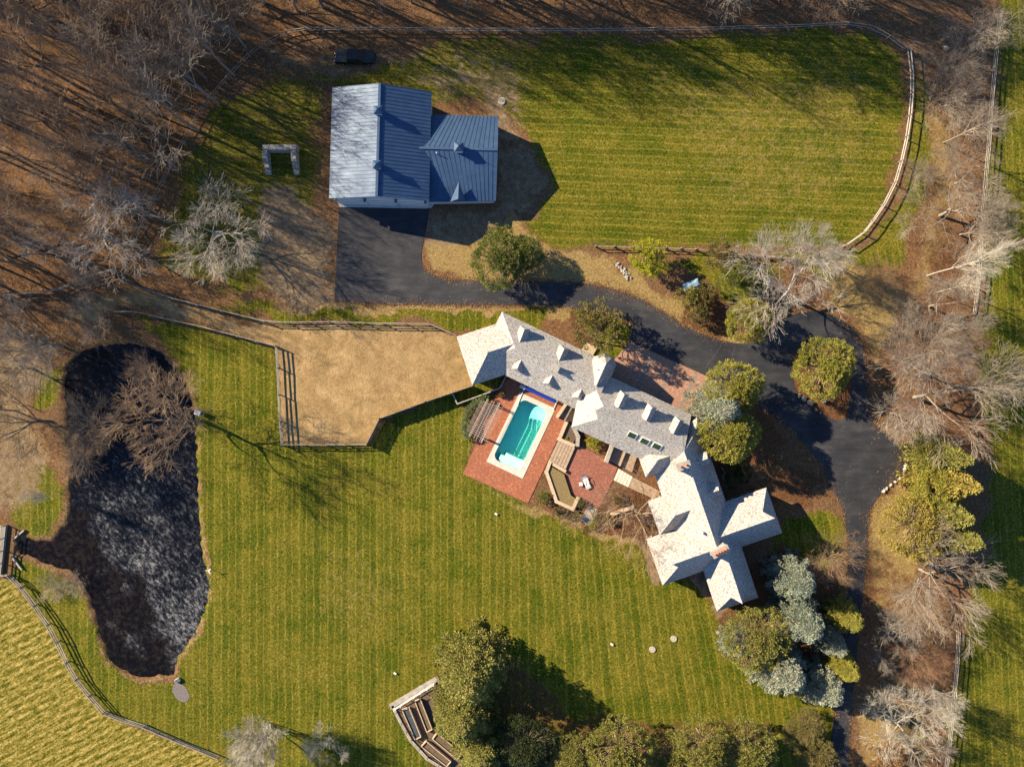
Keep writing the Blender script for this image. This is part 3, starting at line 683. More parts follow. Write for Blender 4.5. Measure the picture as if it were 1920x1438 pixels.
plank_deck('boardwalk', [(1185.8, 893.8), (1177.8, 913), (1229, 936), (1238, 920.8)], 7, 0.34, M['deck_wood'], 'brown boardwalk leading from pale platform to the house', cat='boardwalk')
plank_deck('boardwalk', [(1103, 947), (1087, 977), (1107, 986), (1122.3, 955)], 9, 0.12, M['wood_grey'], 'grey board steps at the lawn end of the brick patio', cat='boardwalk')
plank_deck('timber_platform', [(1086, 661), (1099, 642.5), (1120, 652), (1108, 672)][0:4], 7, 0.3, M['timber_cap'], 'light timber landing by the house under the leaning oak', cat='platform')

def low_wall(name, pts, wd, z1, mat, label, cat='wall', z0=0.0, parent=None, capm=None, cap=0.06):
    P = [at(*p) for p in pts]
    root = empty(name, (P[0].x, P[0].y, 0), label, cat)
    for i in range(len(P) - 1):
        a_, b_ = P[i], P[i + 1]; d = (b_ - a_).normalized(); s = Vector((-d.y, d.x, 0)) * wd / 2
        e = d * (wd / 2 - 0.004 * (i + 1))
        mb = MB(); q = [a_ - e + s * .8, b_ + e + s * .8, b_ + e - s * .8, a_ - e - s * .8]; mb.prism([(p.x, p.y) for p in q], z0, z1 - cap); mb.build('wall_body', mat, root)
        mb = MB(); q = [a_ - e * 1.0 + s, b_ + e + s, b_ + e - s, a_ - e - s]; mb.prism([(p.x, p.y) for p in q], z1 - cap, z1 + 0.003 * i); mb.build('cap', capm or mat, root)
    return root
low_wall('planter_wall', [(1030, 868), (1024, 884), (1043, 939), (1073, 953), (1083, 933)], 0.48, 0.62, M['post_wood'], 'timber capped wall round the long straw covered planter', capm=M['timber_cap'])
low_wall('planter_wall', [(1031, 866), (1058, 882)], 0.46, 0.5, M['post_wood'], 'short timber capped wall below the wide board deck', capm=M['timber_cap'])
low_wall('planter_wall', [(1062, 790), (1048, 823), (1074, 834)], 0.5, 0.6, M['post_wood'], 'timber capped retaining wall between pool terrace and house bed', capm=M['timber_cap'])
low_wall('stone_wall', [(1075, 800), (1083, 818), (1082, 833)], 0.55, 0.6, M['wall_stone'], 'short curved tan stone wall beside the yellow shrub', capm=M['pale_stone'])
low_wall('deck_wall', [(1146, 834), (1136, 862)], 0.55, 1.25, M['wall_stone'], 'low pale stone wall at the patio end of the board deck', capm=M['pale_stone'])
low_wall('deck_wall', [(1171, 847), (1161, 872)], 0.16, 0.85, M['post_wood'], 'timber divider added to shade a dark band across the board deck', capm=M['deck_wood'])  # added timber, put here to cast the second dark shadow band on the deck
low_wall('deck_wall', [(1061, 756), (1045, 780)], 0.4, 1.3, M['wall_stone'], 'pale wall along the slatted deck at the pool corner', capm=M['timber_cap'])
low_wall('deck_wall', [(1071, 763), (1058, 787)], 0.22, 1.2, M['post_wood'], 'dark divider on the slatted deck at the pool corner', capm=M['post_wood'])
low_wall('garden_timber', [(1147, 963), (1185, 950)], 0.5, 0.45, M['timber_cap'], 'loose tan timber edging in the leafy bed by the house', 'timber')
low_wall('garden_wall', [(1224.8, 929), (1210, 967)], 0.4, 0.7, M['wall_brick'], 'low brick pier wall by the bare patio tree', capm=M['pale_stone'])
low_wall('lawn_wall', [(848, 735), (858, 757), (937, 728), (949, 706)], 0.16, 0.9, M['wood_grey'], 'thin grey timber wall bending round the shaded grass by the hedge')
sheet('planter_soil', [(1030, 872), (1057, 888), (1070, 928), (1081, 935), (1072, 950), (1044, 937), (1027, 886)], 0.42, M['straw'], kind='structure')
sheet('bed_soil', [(1064, 792), (1051, 822), (1074, 831), (1080, 820), (1073, 800)], 0.32, M['soil'], kind='structure')

# pergola
pg = empty('pergola', at(908, 788), 'weathered open slat pergola beside the pool', 'pergola')
cn = [at(910.9, 754.2, 2.5), at(934.3, 761.7, 2.5), at(905, 823.5, 2.5), at(882.5, 811, 2.5)]
for c in cn:
    mb = MB(); mb.box((c.x, c.y, 1.25), (0.16, 0.16, 2.5), HA); mb.build('post', M['pergola_wood'], pg)
for t, wd in ((0.0, .12), (0.10, .07), (0.38, .07), (0.58, .07), (0.86, .07), (1.0, .20)):
    a_, b_ = cn[0].lerp(cn[1], t), cn[3].lerp(cn[2], t); d = (b_ - a_).normalized() * 0.55
    mb = MB(); mb.beam(a_ - d + Vector((0, 0, .06)), b_ + d + Vector((0, 0, .06)), wd, 0.18); mb.build('beam', M['pergola_wood'], pg)
for i in range(17):
    t = (i + 0.2) / 16.5
    a_, b_ = cn[0].lerp(cn[3], t), cn[1].lerp(cn[2], t); d = (b_ - a_).normalized() * 0.75
    mb = MB(); mb.beam(a_ - d + Vector((0, 0, .21)), b_ + d + Vector((0, 0, .21)), 0.075, 0.12); mb.build('slat', M['pergola_wood'], pg)

# blue cover reel and rail at the head of the pool
rl = empty('pool_cover_reel', at(1008, 737), 'rolled bright blue pool cover along the house wall', 'pool cover')
mb = MB(); mb.tube(at(985, 727, .45), at(1041, 752.5, .45), 0.27, 0.27, 12); mb.build('cover_roll', M['blue_cover'], rl, smooth=False)
for p in ((983, 726), (1043, 753.5)):
    mb = MB(); mb.box(at(*p, 0.3), (0.22, 0.5, 0.6), HA); mb.build('stand', M['metal_vent'], rl)
mb = MB(); mb.beam(at(975, 723.5, .62), at(985, 728, .62), 0.5, 0.06); mb.build('end_tray', M['metal_vent'], rl)
for nm, a_, b_, lb in (('pool_strap', (983, 728), (971, 757), 'thin white strap from the cover reel down the west coping'), ('pool_strap', (1043, 755), (1037, 768), 'short white strap from the cover reel to the east coping')):
    mb = MB(); mb.beam(at(*a_) + Vector((0, 0, .18)), at(*b_) + Vector((0, 0, .18)), 0.09, 0.06)
    tag(mb.build(nm, M['white_paint']), lb, 'strap')

# lounger and side table
def lounger(loc, rz):
    r = empty('chaise_lounge', loc, 'white curved chaise lounge standing alone on the brick patio', 'lounger')
    r.rotation_euler = (0, 0, rz)
    prof = [(-1.15, .78), (-.85, .55), (-.45, .36), (0, .34), (.4, .44), (.75, .40), (1.1, .30)]
    wd = [.30, .33, .30, .27, .32, .36, .36]
    mb = MB()
    for i in range(len(prof) - 1):
        (x0, z0), (x1, z1) = prof[i], prof[i + 1]; a_, b_ = wd[i], wd[i + 1]
        mb.poly([(x0, -a_, z0), (x1, -b_, z1), (x1, b_, z1), (x0, a_, z0)]); mb.poly([(x0, a_, z0 - .06), (x1, b_, z1 - .06), (x1, -b_, z1 - .06), (x0, -a_, z0 - .06)])
        for s in (-1, 1): mb.poly([(x0, s * a_, z0), (x1, s * b_, z1), (x1, s * b_, z1 - .06), (x0, s * a_, z0 - .06)])
    obj('seat', mb.mesh('seat'), M['white_paint'], r, True)
    for x, s, z in ((-.8, -1, .5), (-.8, 1, .5), (.8, -1, .36), (.8, 1, .36)):
        mb = MB(); mb.box((x, s * .27, z / 2), (.06, .06, z)); obj('leg', mb.mesh('leg'), M['white_paint'], r, True)
    for s in (-1, 1):
        mb = MB(); mb.beam((-.5, s * .33, .62), (.25, s * .33, .60), .07, .05); obj('armrest', mb.mesh('armrest'), M['white_paint'], r, True)
lounger(at(1098.5, 902.5), R(-68))
st = empty('side_table', at(1089, 907.5), 'small square white side table beside the chaise lounge', 'table')
mb = MB(); mb.box(at(1089, 907.5, .42), (.5, .5, .05), R(4)); mb.build('table_top', M['white_paint'], st, bevel=.01)
for sx in (-1, 1):
    for sy in (-1, 1):
        mb = MB(); c = at(1089, 907.5); mb.box((c.x + sx * .2, c.y + sy * .2, .2), (.04, .04, .4)); mb.build('leg', M['white_paint'], st)

# ------------------------------------------------------------------ house
house = empty('house', at(1200, 800), 'rambling house with weathered cedar shingle roofs, dormers and brick walls', 'house')
def roof_solid(name, faces, loop, parent=house, mat=None, fascia=0.2):
    mb = MB()
    for f in faces: mb.poly(f)
    n = len(loop)
    for i in range(n):
        a_, b_ = loop[i], loop[(i + 1) % n]
        mb.poly([a_, b_, b_ - Vector((0, 0, fascia)), a_ - Vector((0, 0, fascia))])
    mb.poly([p - Vector((0, 0, fascia)) for p in reversed(loop)])
    return mb.build(name, mat or M['shingle'], parent)
def windows(p0, p1, outn, z, n, parent, sz=(1.1, 1.3)):
    d = (p1 - p0); Ln = d.length; d.normalize(); ang = math.atan2(d.y, d.x)
    for i in range(n):
        c = p0 + d * (Ln * (i + .5) / n) + outn * 0.02
        mb = MB(); mb.box((c.x, c.y, z), (sz[0] + .16, .10, sz[1] + .16), ang); fr_ = mb.build('window', M['white_paint'], parent)
        mb = MB(); c2 = c + outn * 0.04; mb.box((c2.x, c2.y, z), (sz[0], .06, sz[1]), ang); mb.build('pane', M['dark_glass'], fr_)
def wing(p0, p1, hr, wd, he, end0='open', end1='hip', g=1.0, prow=0.95, wall=None, nwin=0, ov=None, inset=0.45, wneg=None):
    P0, P1 = at(*p0, hr), at(*p1, hr); a_ = (P1 - P0); a_.z = 0; a_.normalize(); b_ = Vector((-a_.y, a_.x, 0))
    m = (hr - he) / wd; W2 = {1: wd, -1: wneg or wd}; H2 = {k: hr - m * v for k, v in W2.items()}
    def end(P, dr, kind, s):
        if kind == 'open': return P.copy(), None, P
        if kind == 'hip': return P + dr * W2[s], None, P
        base = P - dr * prow
        return base + dr * (W2[s] - g), base, P
    lo = lambda E, s: Vector((E.x + b_.x * s * W2[s], E.y + b_.y * s * W2[s], H2[s]))
    e0 = {}; e1_ = {}
    for s in (1, -1):
        E0, G0, R0 = end(P0, -a_, end0, s); E1, G1, R1 = end(P1, a_, end1, s)
        e0[s] = lo(E0, s); e1_[s] = lo(E1, s)
    gp = lambda G, s: Vector((G.x + b_.x * s * g, G.y + b_.y * s * g, hr - m * g))
    if ov: e1_.update(ov)
    fs = []
    for s in (1, -1):
        f = [e0[s], e1_[s]]
        if G1 is not None: f.append(gp(G1, s))
        f += [R1, R0]
        if G0 is not None: f.append(gp(G0, s))
        fs.append(f)
    for E, G, Rr, kind in ((e0, G0, R0, end0), (e1_, G1, R1, end1)):
        if kind == 'dutch':
            fs.append([E[1], E[-1], gp(G, -1), gp(G, 1)]); fs.append([gp(G, 1), gp(G, -1), Rr])
        else: fs.append([E[1], E[-1], Rr])
    roof_solid('roof', fs, [e0[1], e1_[1], e1_[-1], e0[-1]])
    if wall:
        q = []
        for E, sgn in ((e0, 1), (e1_, -1)):
            for s in ((1, -1) if sgn > 0 else (-1, 1)):
                v = E[s] + a_ * (inset * sgn) - b_ * (s * inset); q.append((v.x, v.y))
        mb = MB(); mb.prism(q, 0.0, min(H2.values()) - 0.12); mb.build('wall', M[wall], house)
        if nwin:
            for s in (1, -1):
                w0, w1 = e0[s] - b_ * s * inset + a_ * inset, e1_[s] - b_ * s * inset - a_ * inset
                windows(Vector((w0.x, w0.y, 0)), Vector((w1.x, w1.y, 0)), b_ * s, 1.55, nwin, house)
    return e0, e1_
HE, HC = 3.4, 8.2
wing((1130, 731), (966, 652.5), 5.9, 3.95, 2.6, 'open', 'hip', wall='wall_stone', nwin=5)
wing((962, 645.5), (915, 660.7), 5.6, 3.6, 2.6, 'open', 'hip', wall='wall_stone', nwin=2)
wing((1283, 846.5), (1116.2, 769), HC, 3.45, 4.58, 'open', 'dutch', g=0.95, prow=0.9, wall='wall_stone', nwin=0, wneg=5.25)
# trimmed end of that wing is hidden by the taller cross wing built here
r0 = at(1283, 846.5, HC); r1 = at(1349, 1040, HC)
ca = (r1 - r0); ca.z = 0; ca.normalize(); cb = Vector((-ca.y, ca.x, 0))
WC = 4.1
wE0 = r0 + cb * WC - ca * 3.2; wE0.z = HE; wE1 = r1 + cb * WC; wE1.z = HE; wW1 = r1 - cb * WC; wW1.z = HE; wW0 = r0 - cb * WC; wW0.z = HE
xN = at(1307, 805, 4.1)
roof_solid('roof', [[wE0, wE1, r1, r0, xN], [r0, r1, wW1, wW0], [r1, wE1, wW1], [r0, wW0, wE0, xN]], [wE0, wE1, wW1, wW0])
mb = MB(); ins = 0.45
q = [wE0 - cb * ins + ca * .3, wE1 - cb * ins, wW1 + cb * ins, wW0 + cb * ins + ca * .3]; mb.prism([(p.x, p.y) for p in q], 0, HE - .12); mb.build('wall', M['wall_brick'], house)
windows(Vector((q[0].x, q[0].y, 0)) + ca * .4, Vector((q[0].x, q[0].y, 0)) + ca * 9, cb, 1.6, 3, house)
wing((1338, 1011), (1453.2, 971.2), 7.4, 3.35, HE, 'open', 'dutch', g=1.05, prow=1.0, wall='wall_brick', nwin=4)
wing((1352, 1010), (1392.3, 1131.9), 7.03, 3.05, HE, 'open', 'dutch', g=1.0, prow=0.9, wall='wall_brick', nwin=4)
wing((1338, 1031), (1260.7, 1058.4), 7.5, 3.43, HE, 'open', 'dutch', g=0.9, prow=0.75, wall='wall_brick', nwin=3)
wing((1274, 848.8), (1234, 862.3), 6.75, 2.05, 4.4, 'open', 'hip', wall='wall_stone', nwin=1)
wing((1303, 953), (1266, 966.5), 6.5, 2.5, HE, 'open', 'hip', wall='wall_brick', nwin=1)
# five sided bay roof on the court side
ap, rs = at(1136.4, 682, 6.1), at(1117.6, 724, 6.1)
ev = [at(*p, 3.3) for p in ((1094, 715), (1113.9, 668.8), (1133.9, 661.9), (1148.9, 669.4), (1155.8, 683.8), (1138, 726))]
roof_solid('roof', [[ev[0], ev[1], ap, rs], [ev[1], ev[2], ap], [ev[2], ev[3], ap], [ev[3], ev[4], ap], [ev[4], ev[5], rs, ap], [ev[5], ev[0], rs]], ev)
cc = sum(ev, Vector()) / len(ev)
mb = MB(); mb.prism([(cc.x + (p.x - cc.x) * .88, cc.y + (p.y - cc.y) * .88) for p in ev], 0, 3.2); mb.build('wall', M['wall_stone'], house)
for i in (1, 2, 3):
    a_, b_ = cc + (ev[i] - cc) * .88, cc + (ev[i + 1] - cc) * .88; d = (b_ - a_); o_ = Vector((-d.y, d.x, 0)).normalized()
    windows(Vector((a_.x, a_.y, 0)), Vector((b_.x, b_.y, 0)), o_, 1.6, 1, house, (.7, 1.4))
# wall fills under the long east wing with garage doors
mb = MB(); mb.prism([(p.x, p.y) for p in (at(1125, 755, 4.4), at(1280, 828, 4.4), at(1262, 871, 4.4), at(1100, 798, 4.4))], 0, 4.45); mb.build('wall', M['wall_stone'], house)
for t in (0.2, 0.5, 0.8):
    a_, b_ = at(1150, 714, 2.5), at(1305, 787, 2.5); c = a_.lerp(b_, t); d = (b_ - a_).normalized(); o_ = Vector((-d.y, d.x, 0))
    mb = MB(); c2 = c + o_ * .03; mb.box((c2.x, c2.y, 1.12), (2.6, .12, 2.2), math.atan2(d.y, d.x)); mb.build('garage_door', M['deck_wood'], house)

def dormer(val, tip, hr, hw, sl=1.15, drop=2.0, front=0.35):
    V_, T = at(*val, hr), at(*tip, hr); a_ = (T - V_).normalized(); b_ = Vector((-a_.y, a_.x, 0)); V_ = V_ - a_ * 0.8
    he = hr - hw * sl
    e = lambda P, s: Vector((P.x + b_.x * s * hw, P.y + b_.y * s * hw, he))
    F1 = T + a_ * front; e0 = {s: e(V_, s) for s in (1, -1)}; e1_ = {s: e(F1, s) for s in (1, -1)}
    d = empty('dormer', T); d.parent = house; d.location = (0, 0, 0); d.matrix_parent_inverse = Matrix.Translation(-Vector(house.location))
    roof_solid('dormer_roof', [[e0[1], e1_[1], T, V_], [e0[-1], e1_[-1], T, V_], [e1_[1], e1_[-1], T], [e0[1], e0[-1], V_]], [e0[1], e1_[1], e1_[-1], e0[-1]], parent=d, fascia=.1)
    i = 0.14; q = [e0[1] - b_ * i, e1_[1] - b_ * i - a_ * .3, e1_[-1] + b_ * i - a_ * .3, e0[-1] + b_ * i]
    mb = MB(); mb.prism([(p.x, p.y) for p in q], he - drop, he - .05); mb.build('dormer_wall', M['shingle'], d)
    c = (q[1] + q[2]) / 2 + a_ * .03
    mb = MB(); mb.box((c.x, c.y, he - .55), (.06, hw * 1.2, .8), math.atan2(a_.y, a_.x)); mb.build('window_pane', M['dark_glass'], d)
for v_, t_, h_, w_ in (((973.9, 642.8), (983.5, 617.5), 5.1, .78), ((1047.3, 677.9), (1058, 654), 5.1, .78),
                       ((977, 675.5), (969.5, 691.5), 5.0, .74), ((1036.2, 703), (1029, 718.5), 5.0, .74), ((1091.3, 728.5), (1084, 744.5), 5.0, .74),
                       ((1163.8, 754.7), (1171, 740), 6.9, .68), ((1216.3, 778.8), (1223, 764.5), 6.9, .68), ((1267.4, 803.3), (1274.5, 789), 6.9, .68),
                       ((1309, 866), (1327, 859.8), 6.6, .85), ((1330, 925), (1348, 918.8), 6.6, .85)):
    dormer(v_, t_, h_, w_)
# skylights in the south slope
sa, sb = at(1130, 834, 3.6), at(1262, 893, 3.6); rA, rB = at(1116.2, 769, HC), at(1283, 846.5, HC)
sd = (rB - rA); sd.z = 0; sd.normalize(); sn = Vector((-sd.y, sd.x, 0)) * -1     # downslope, horizontal
sl_m = (HC - 4.58) / 3.45; nrm = (Vector((sn.x, sn.y, 0)) * sl_m + Vector((0, 0, 1))).normalized(); dn = (Vector((sn.x, sn.y, -sl_m))).normalized()
for c_ in ((1185.9, 815.1), (1209.4, 826.4), (1232, 835.8)):
    # height on the slope under that pixel, found by iteration
    h = 6.0
    for _ in range(12):
        P = at(*c_, h); dist = (Vector((P.x, P.y, 0)) - Vector((rA.x, rA.y, 0))).dot(sn); h = HC - sl_m * dist
    P = at(*c_, h)
    Mx = Matrix(((sd.x, dn.x, nrm.x, P.x), (sd.y, dn.y, nrm.y, P.y), (sd.z, dn.z, nrm.z, P.z), (0, 0, 0, 1)))
    mb = MB(); mb.box((0, 0, .06), (1.22, 1.12, .18), 0, Mx); fr_ = mb.build('skylight', M['white_paint'], house)
    mb = MB(); mb.box((-.05, 0, .10), (1.06, .98, .16), 0, Mx); mb.build('pane', M['skylight'], fr_)
# chimneys
def chimney(c, ang, size, z0, z1, pots, mat='pale_stone'):
    P = at(*c, z1)
    mb = MB(); mb.box((P.x, P.y, (z0 + z1) / 2), (size[0], size[1], z1 - z0), ang); ch = mb.build('chimney', M[mat], house)
    mb = MB(); mb.box((P.x, P.y, z1 + .02), (size[0] + .2, size[1] + .2, .16), ang); mb.build('chimney_cap', M['pale_stone'], ch)
    for i in range(pots):
        t = (i + .5) / pots - .5; x = P.x + math.cos(ang) * size[0] * t * .9; y = P.y + math.sin(ang) * size[0] * t * .9
        mb = MB(); mb.tube((x, y, z1 + .1), (x, y, z1 + .62), .17, .13, 10); pt = mb.build('chimney_pot', M['clay'], ch)
        mb = MB(); mb.tube((x, y, z1 + .615), (x, y, z1 + .632), .1, .1, 10); mb.build('flue', M['tyre'], ch)
chimney((1281.5, 873), math.atan2(.325, .946), (1.7, .8), 4, 9.2, 2)
chimney((1351, 1034), math.atan2(.325, .946) + .12, (2.2, .8), 4, 9.4, 5)
chimney((1042, 690.5), HA, (.75, .9), 4, 6.7, 0)
mb = MB(); P = at(1316.3, 998.6, 7.9); mb.tube((P.x, P.y, 6.2), (P.x, P.y, 7.9), .2, .2, 12); mb.build('roof_vent', M['white_paint'], house)
for c in ((1121.5, 693), (1125.5, 694.5)):
    P = at(*c, 5.5); mb = MB(); mb.tube((P.x, P.y, 4.6), (P.x, P.y, 5.6), .06, .06, 8); mb.build('vent_pipe', M['trim_dark'], house)

# ------------------------------------------------------------------ barn
barn = empty('barn', at(720, 300), 'metal barn with blue grey standing seam roof and low side wing', 'barn')
BE, BR = 4.6, 6.9
bW = [at(623, 165, BE), at(617, 372, BE)]; bE = [at(809, 173, BE), at(804.5, 377, BE)]; bR = [at(712, 157, BR), at(706, 368, BR)]
def slope(name, quad, ribs, thick=.14):
    """quad: eave0, eave1, ridge1, ridge0 - metal slope with raised seams"""
    mb = MB(); n = (quad[1] - quad[0]).cross(quad[3] - quad[0]).normalized()
    if n.z < 0: n = -n
    low = [p - Vector((0, 0, thick)) for p in quad]
    mb.poly(quad); mb.poly(list(reversed(low)))
    for i in range(4): mb.poly([quad[i], quad[(i + 1) % 4], low[(i + 1) % 4], low[i]])
    s = mb.build(name, M['metal_roof'], barn)
    mb = MB()
    for i in range(ribs + 1):
        t = i / ribs; a_, b_ = quad[0].lerp(quad[1], t), quad[3].lerp(quad[2], t)
        mb.beam(a_ + n * .02, b_ + n * .02, .05, .05)
    tag(mb.build('standing_seam', M['metal_roof'], s), kind='stuff')
slope('roof_slope', [bW[0], bW[1], bR[1], bR[0]], 30); slope('roof_slope', [bE[0], bE[1], bR[1], bR[0]], 30)
wN = [at(811, 215, 3.4), at(934, 219, 3.4)]; wS = [at(806, 379, 2.8), at(929.5, 377, 2.8)]; wR = [at(765, 277, 5.0), at(933, 281, 5.0)]
slope('wing_roof', [wN[0], wN[1], wR[1], wR[0]], 18); slope('wing_roof', [wS[0], wS[1], wR[1], wR[0]], 18)
mb = MB(); mb.beam(bR[0] + Vector((0, 0, .06)), bR[1] + Vector((0, 0, .06)), .34, .06); mb.build('ridge_cap', M['metal_roof'], barn)
mb = MB(); mb.beam(wR[0] + Vector((0, 0, .06)), wR[1] + Vector((0, 0, .06)), .34, .06); mb.build('ridge_cap', M['metal_roof'], barn)
def gable_walls(name, A0, A1, B0, B1, R0, R1, ins, mat):
    mb = MB(); z = Vector((0, 0, 0))
    def f(p, dz): return Vector((p.x, p.y, p.z - dz))
    c = (A0 + A1 + B0 + B1) / 4
    def inn(p): d = Vector((c.x - p.x, c.y - p.y, 0)); q = p.copy(); q.x += math.copysign(ins, d.x); q.y += math.copysign(ins, d.y); return q
    a0, a1, b0, b1 = [inn(p) for p in (A0, A1, B0, B1)]
    r0_, r1_ = R0.copy(), R1.copy(); r0_ += (R1 - R0).normalized() * ins; r1_ -= (R1 - R0).normalized() * ins
    g = lambda p: Vector((p.x, p.y, 0))
    k = .22
    mb.poly([g(a0), g(a1), f(a1, k), f(a0, k)]); mb.poly([g(b0), g(b1), f(b1, k), f(b0, k)])
    mb.poly([g(a0), g(b0), f(b0, k), f(r0_, k), f(a0, k)]); mb.poly([g(a1), g(b1), f(b1, k), f(r1_, k), f(a1, k)])
    return mb.build(name, M[mat], barn), (a0, a1, b0, b1)
_, (ba0, ba1, bb0, bb1) = gable_walls('wall', bW[0], bW[1], bE[0], bE[1], bR[0], bR[1], .35, 'metal_wall')
gable_walls('wall', wN[0] + Vector((-2, 0, 0)), wN[1], wS[0] + Vector((-2, 0, 0)), wS[1], wR[0], wR[1], .3, 'metal_wall')
for i in range(3):
    t = (i + .5) / 3; c = ba1.lerp(bb1, t)
    mb = MB(); mb.box((c.x, c.y - .03, 1.75), (3.9, .14, 3.5), math.atan2(bb1.y - ba1.y, bb1.x - ba1.x)); dr = mb.build('overhead_door', M['door_white'], barn)
    for k in range(1, 4):
        mb = MB(); mb.box((c.x, c.y - .115, k * .88), (3.8, .03, .04), math.atan2(bb1.y - ba1.y, bb1.x - ba1.x)); mb.build('door_seam', M['trim_dark'], dr)
for i in range(4):
    t = [0.02, .335, .665, .98][i]; c = ba1.lerp(bb1, t)
    mb = MB(); mb.box((c.x, c.y - .25, 3.6), (.30, .5, .5), 0); mb.build('wall_lamp', M['trim_dark'], barn)
sheet('concrete_apron', [(634, 378), (812, 378), (814, 383), (809, 390), (800, 391.5), (636, 388.5)], 0.085, M['concrete'], kind='structure', skirt=.1)
def cupola(c, hr, sz, ang, hgt=.75):
    P = at(*c, hr + hgt); cu = empty('cupola', (0, 0, 0)); cu.parent = barn; cu.matrix_parent_inverse = Matrix.Translation(-Vector(barn.location))
    mb = MB(); mb.box((P.x, P.y, hr + hgt / 2 - .2), (sz, sz, hgt + .3), ang); mb.build('cupola_base', M['door_white'], cu)
    s = sz * .68; cs, sn_ = math.cos(ang), math.sin(ang)
    cr = [Vector((P.x + (x * cs - y * sn_) * s, P.y + (x * sn_ + y * cs) * s, hr + hgt)) for x, y in ((-1, -1), (1, -1), (1, 1), (-1, 1))]; apx = Vector((P.x, P.y, hr + hgt + .6))
    mb = MB()
    for i in range(4): mb.poly([cr[i], cr[(i + 1) % 4], apx])
    mb.poly(list(reversed(cr))); mb.build('cupola_roof', M['metal_roof'], cu)
    mb = MB(); mb.tube(apx - Vector((0, 0, .1)), apx + Vector((0, 0, .7)), .03, .02, 6); mb.build('finial', M['trim_dark'], cu)
cupola((708.5, 207), BR, .85, 0); cupola((706.5, 309), BR, .85, 0); cupola((860.3, 276), 5.0, .95, 0, 1.0)
# small entrance gable on the low wing
g0, g1 = at(860.3, 341, 4.3), at(859, 373.5, 4.3); gw, ge = at(843.5, 379, 2.9), at(888.5, 380, 2.9)
gw, ge = at(844, 378.5, 2.95), at(874, 378.5, 2.95)
mb = MB(); mb.poly([g0, g1, gw]); mb.poly([g0, ge, g1]); mb.poly([g1, ge, gw]); mb.poly([g0, gw, ge]); mb.build('entrance_gable', M['metal_roof'], barn)
mb = MB(); P = at(818.3, 287, 5.2); mb.tube((P.x, P.y, 4.2), (P.x, P.y, 5.4), .07, .07, 8); mb.build('vent_pipe', M['white_paint'], barn)

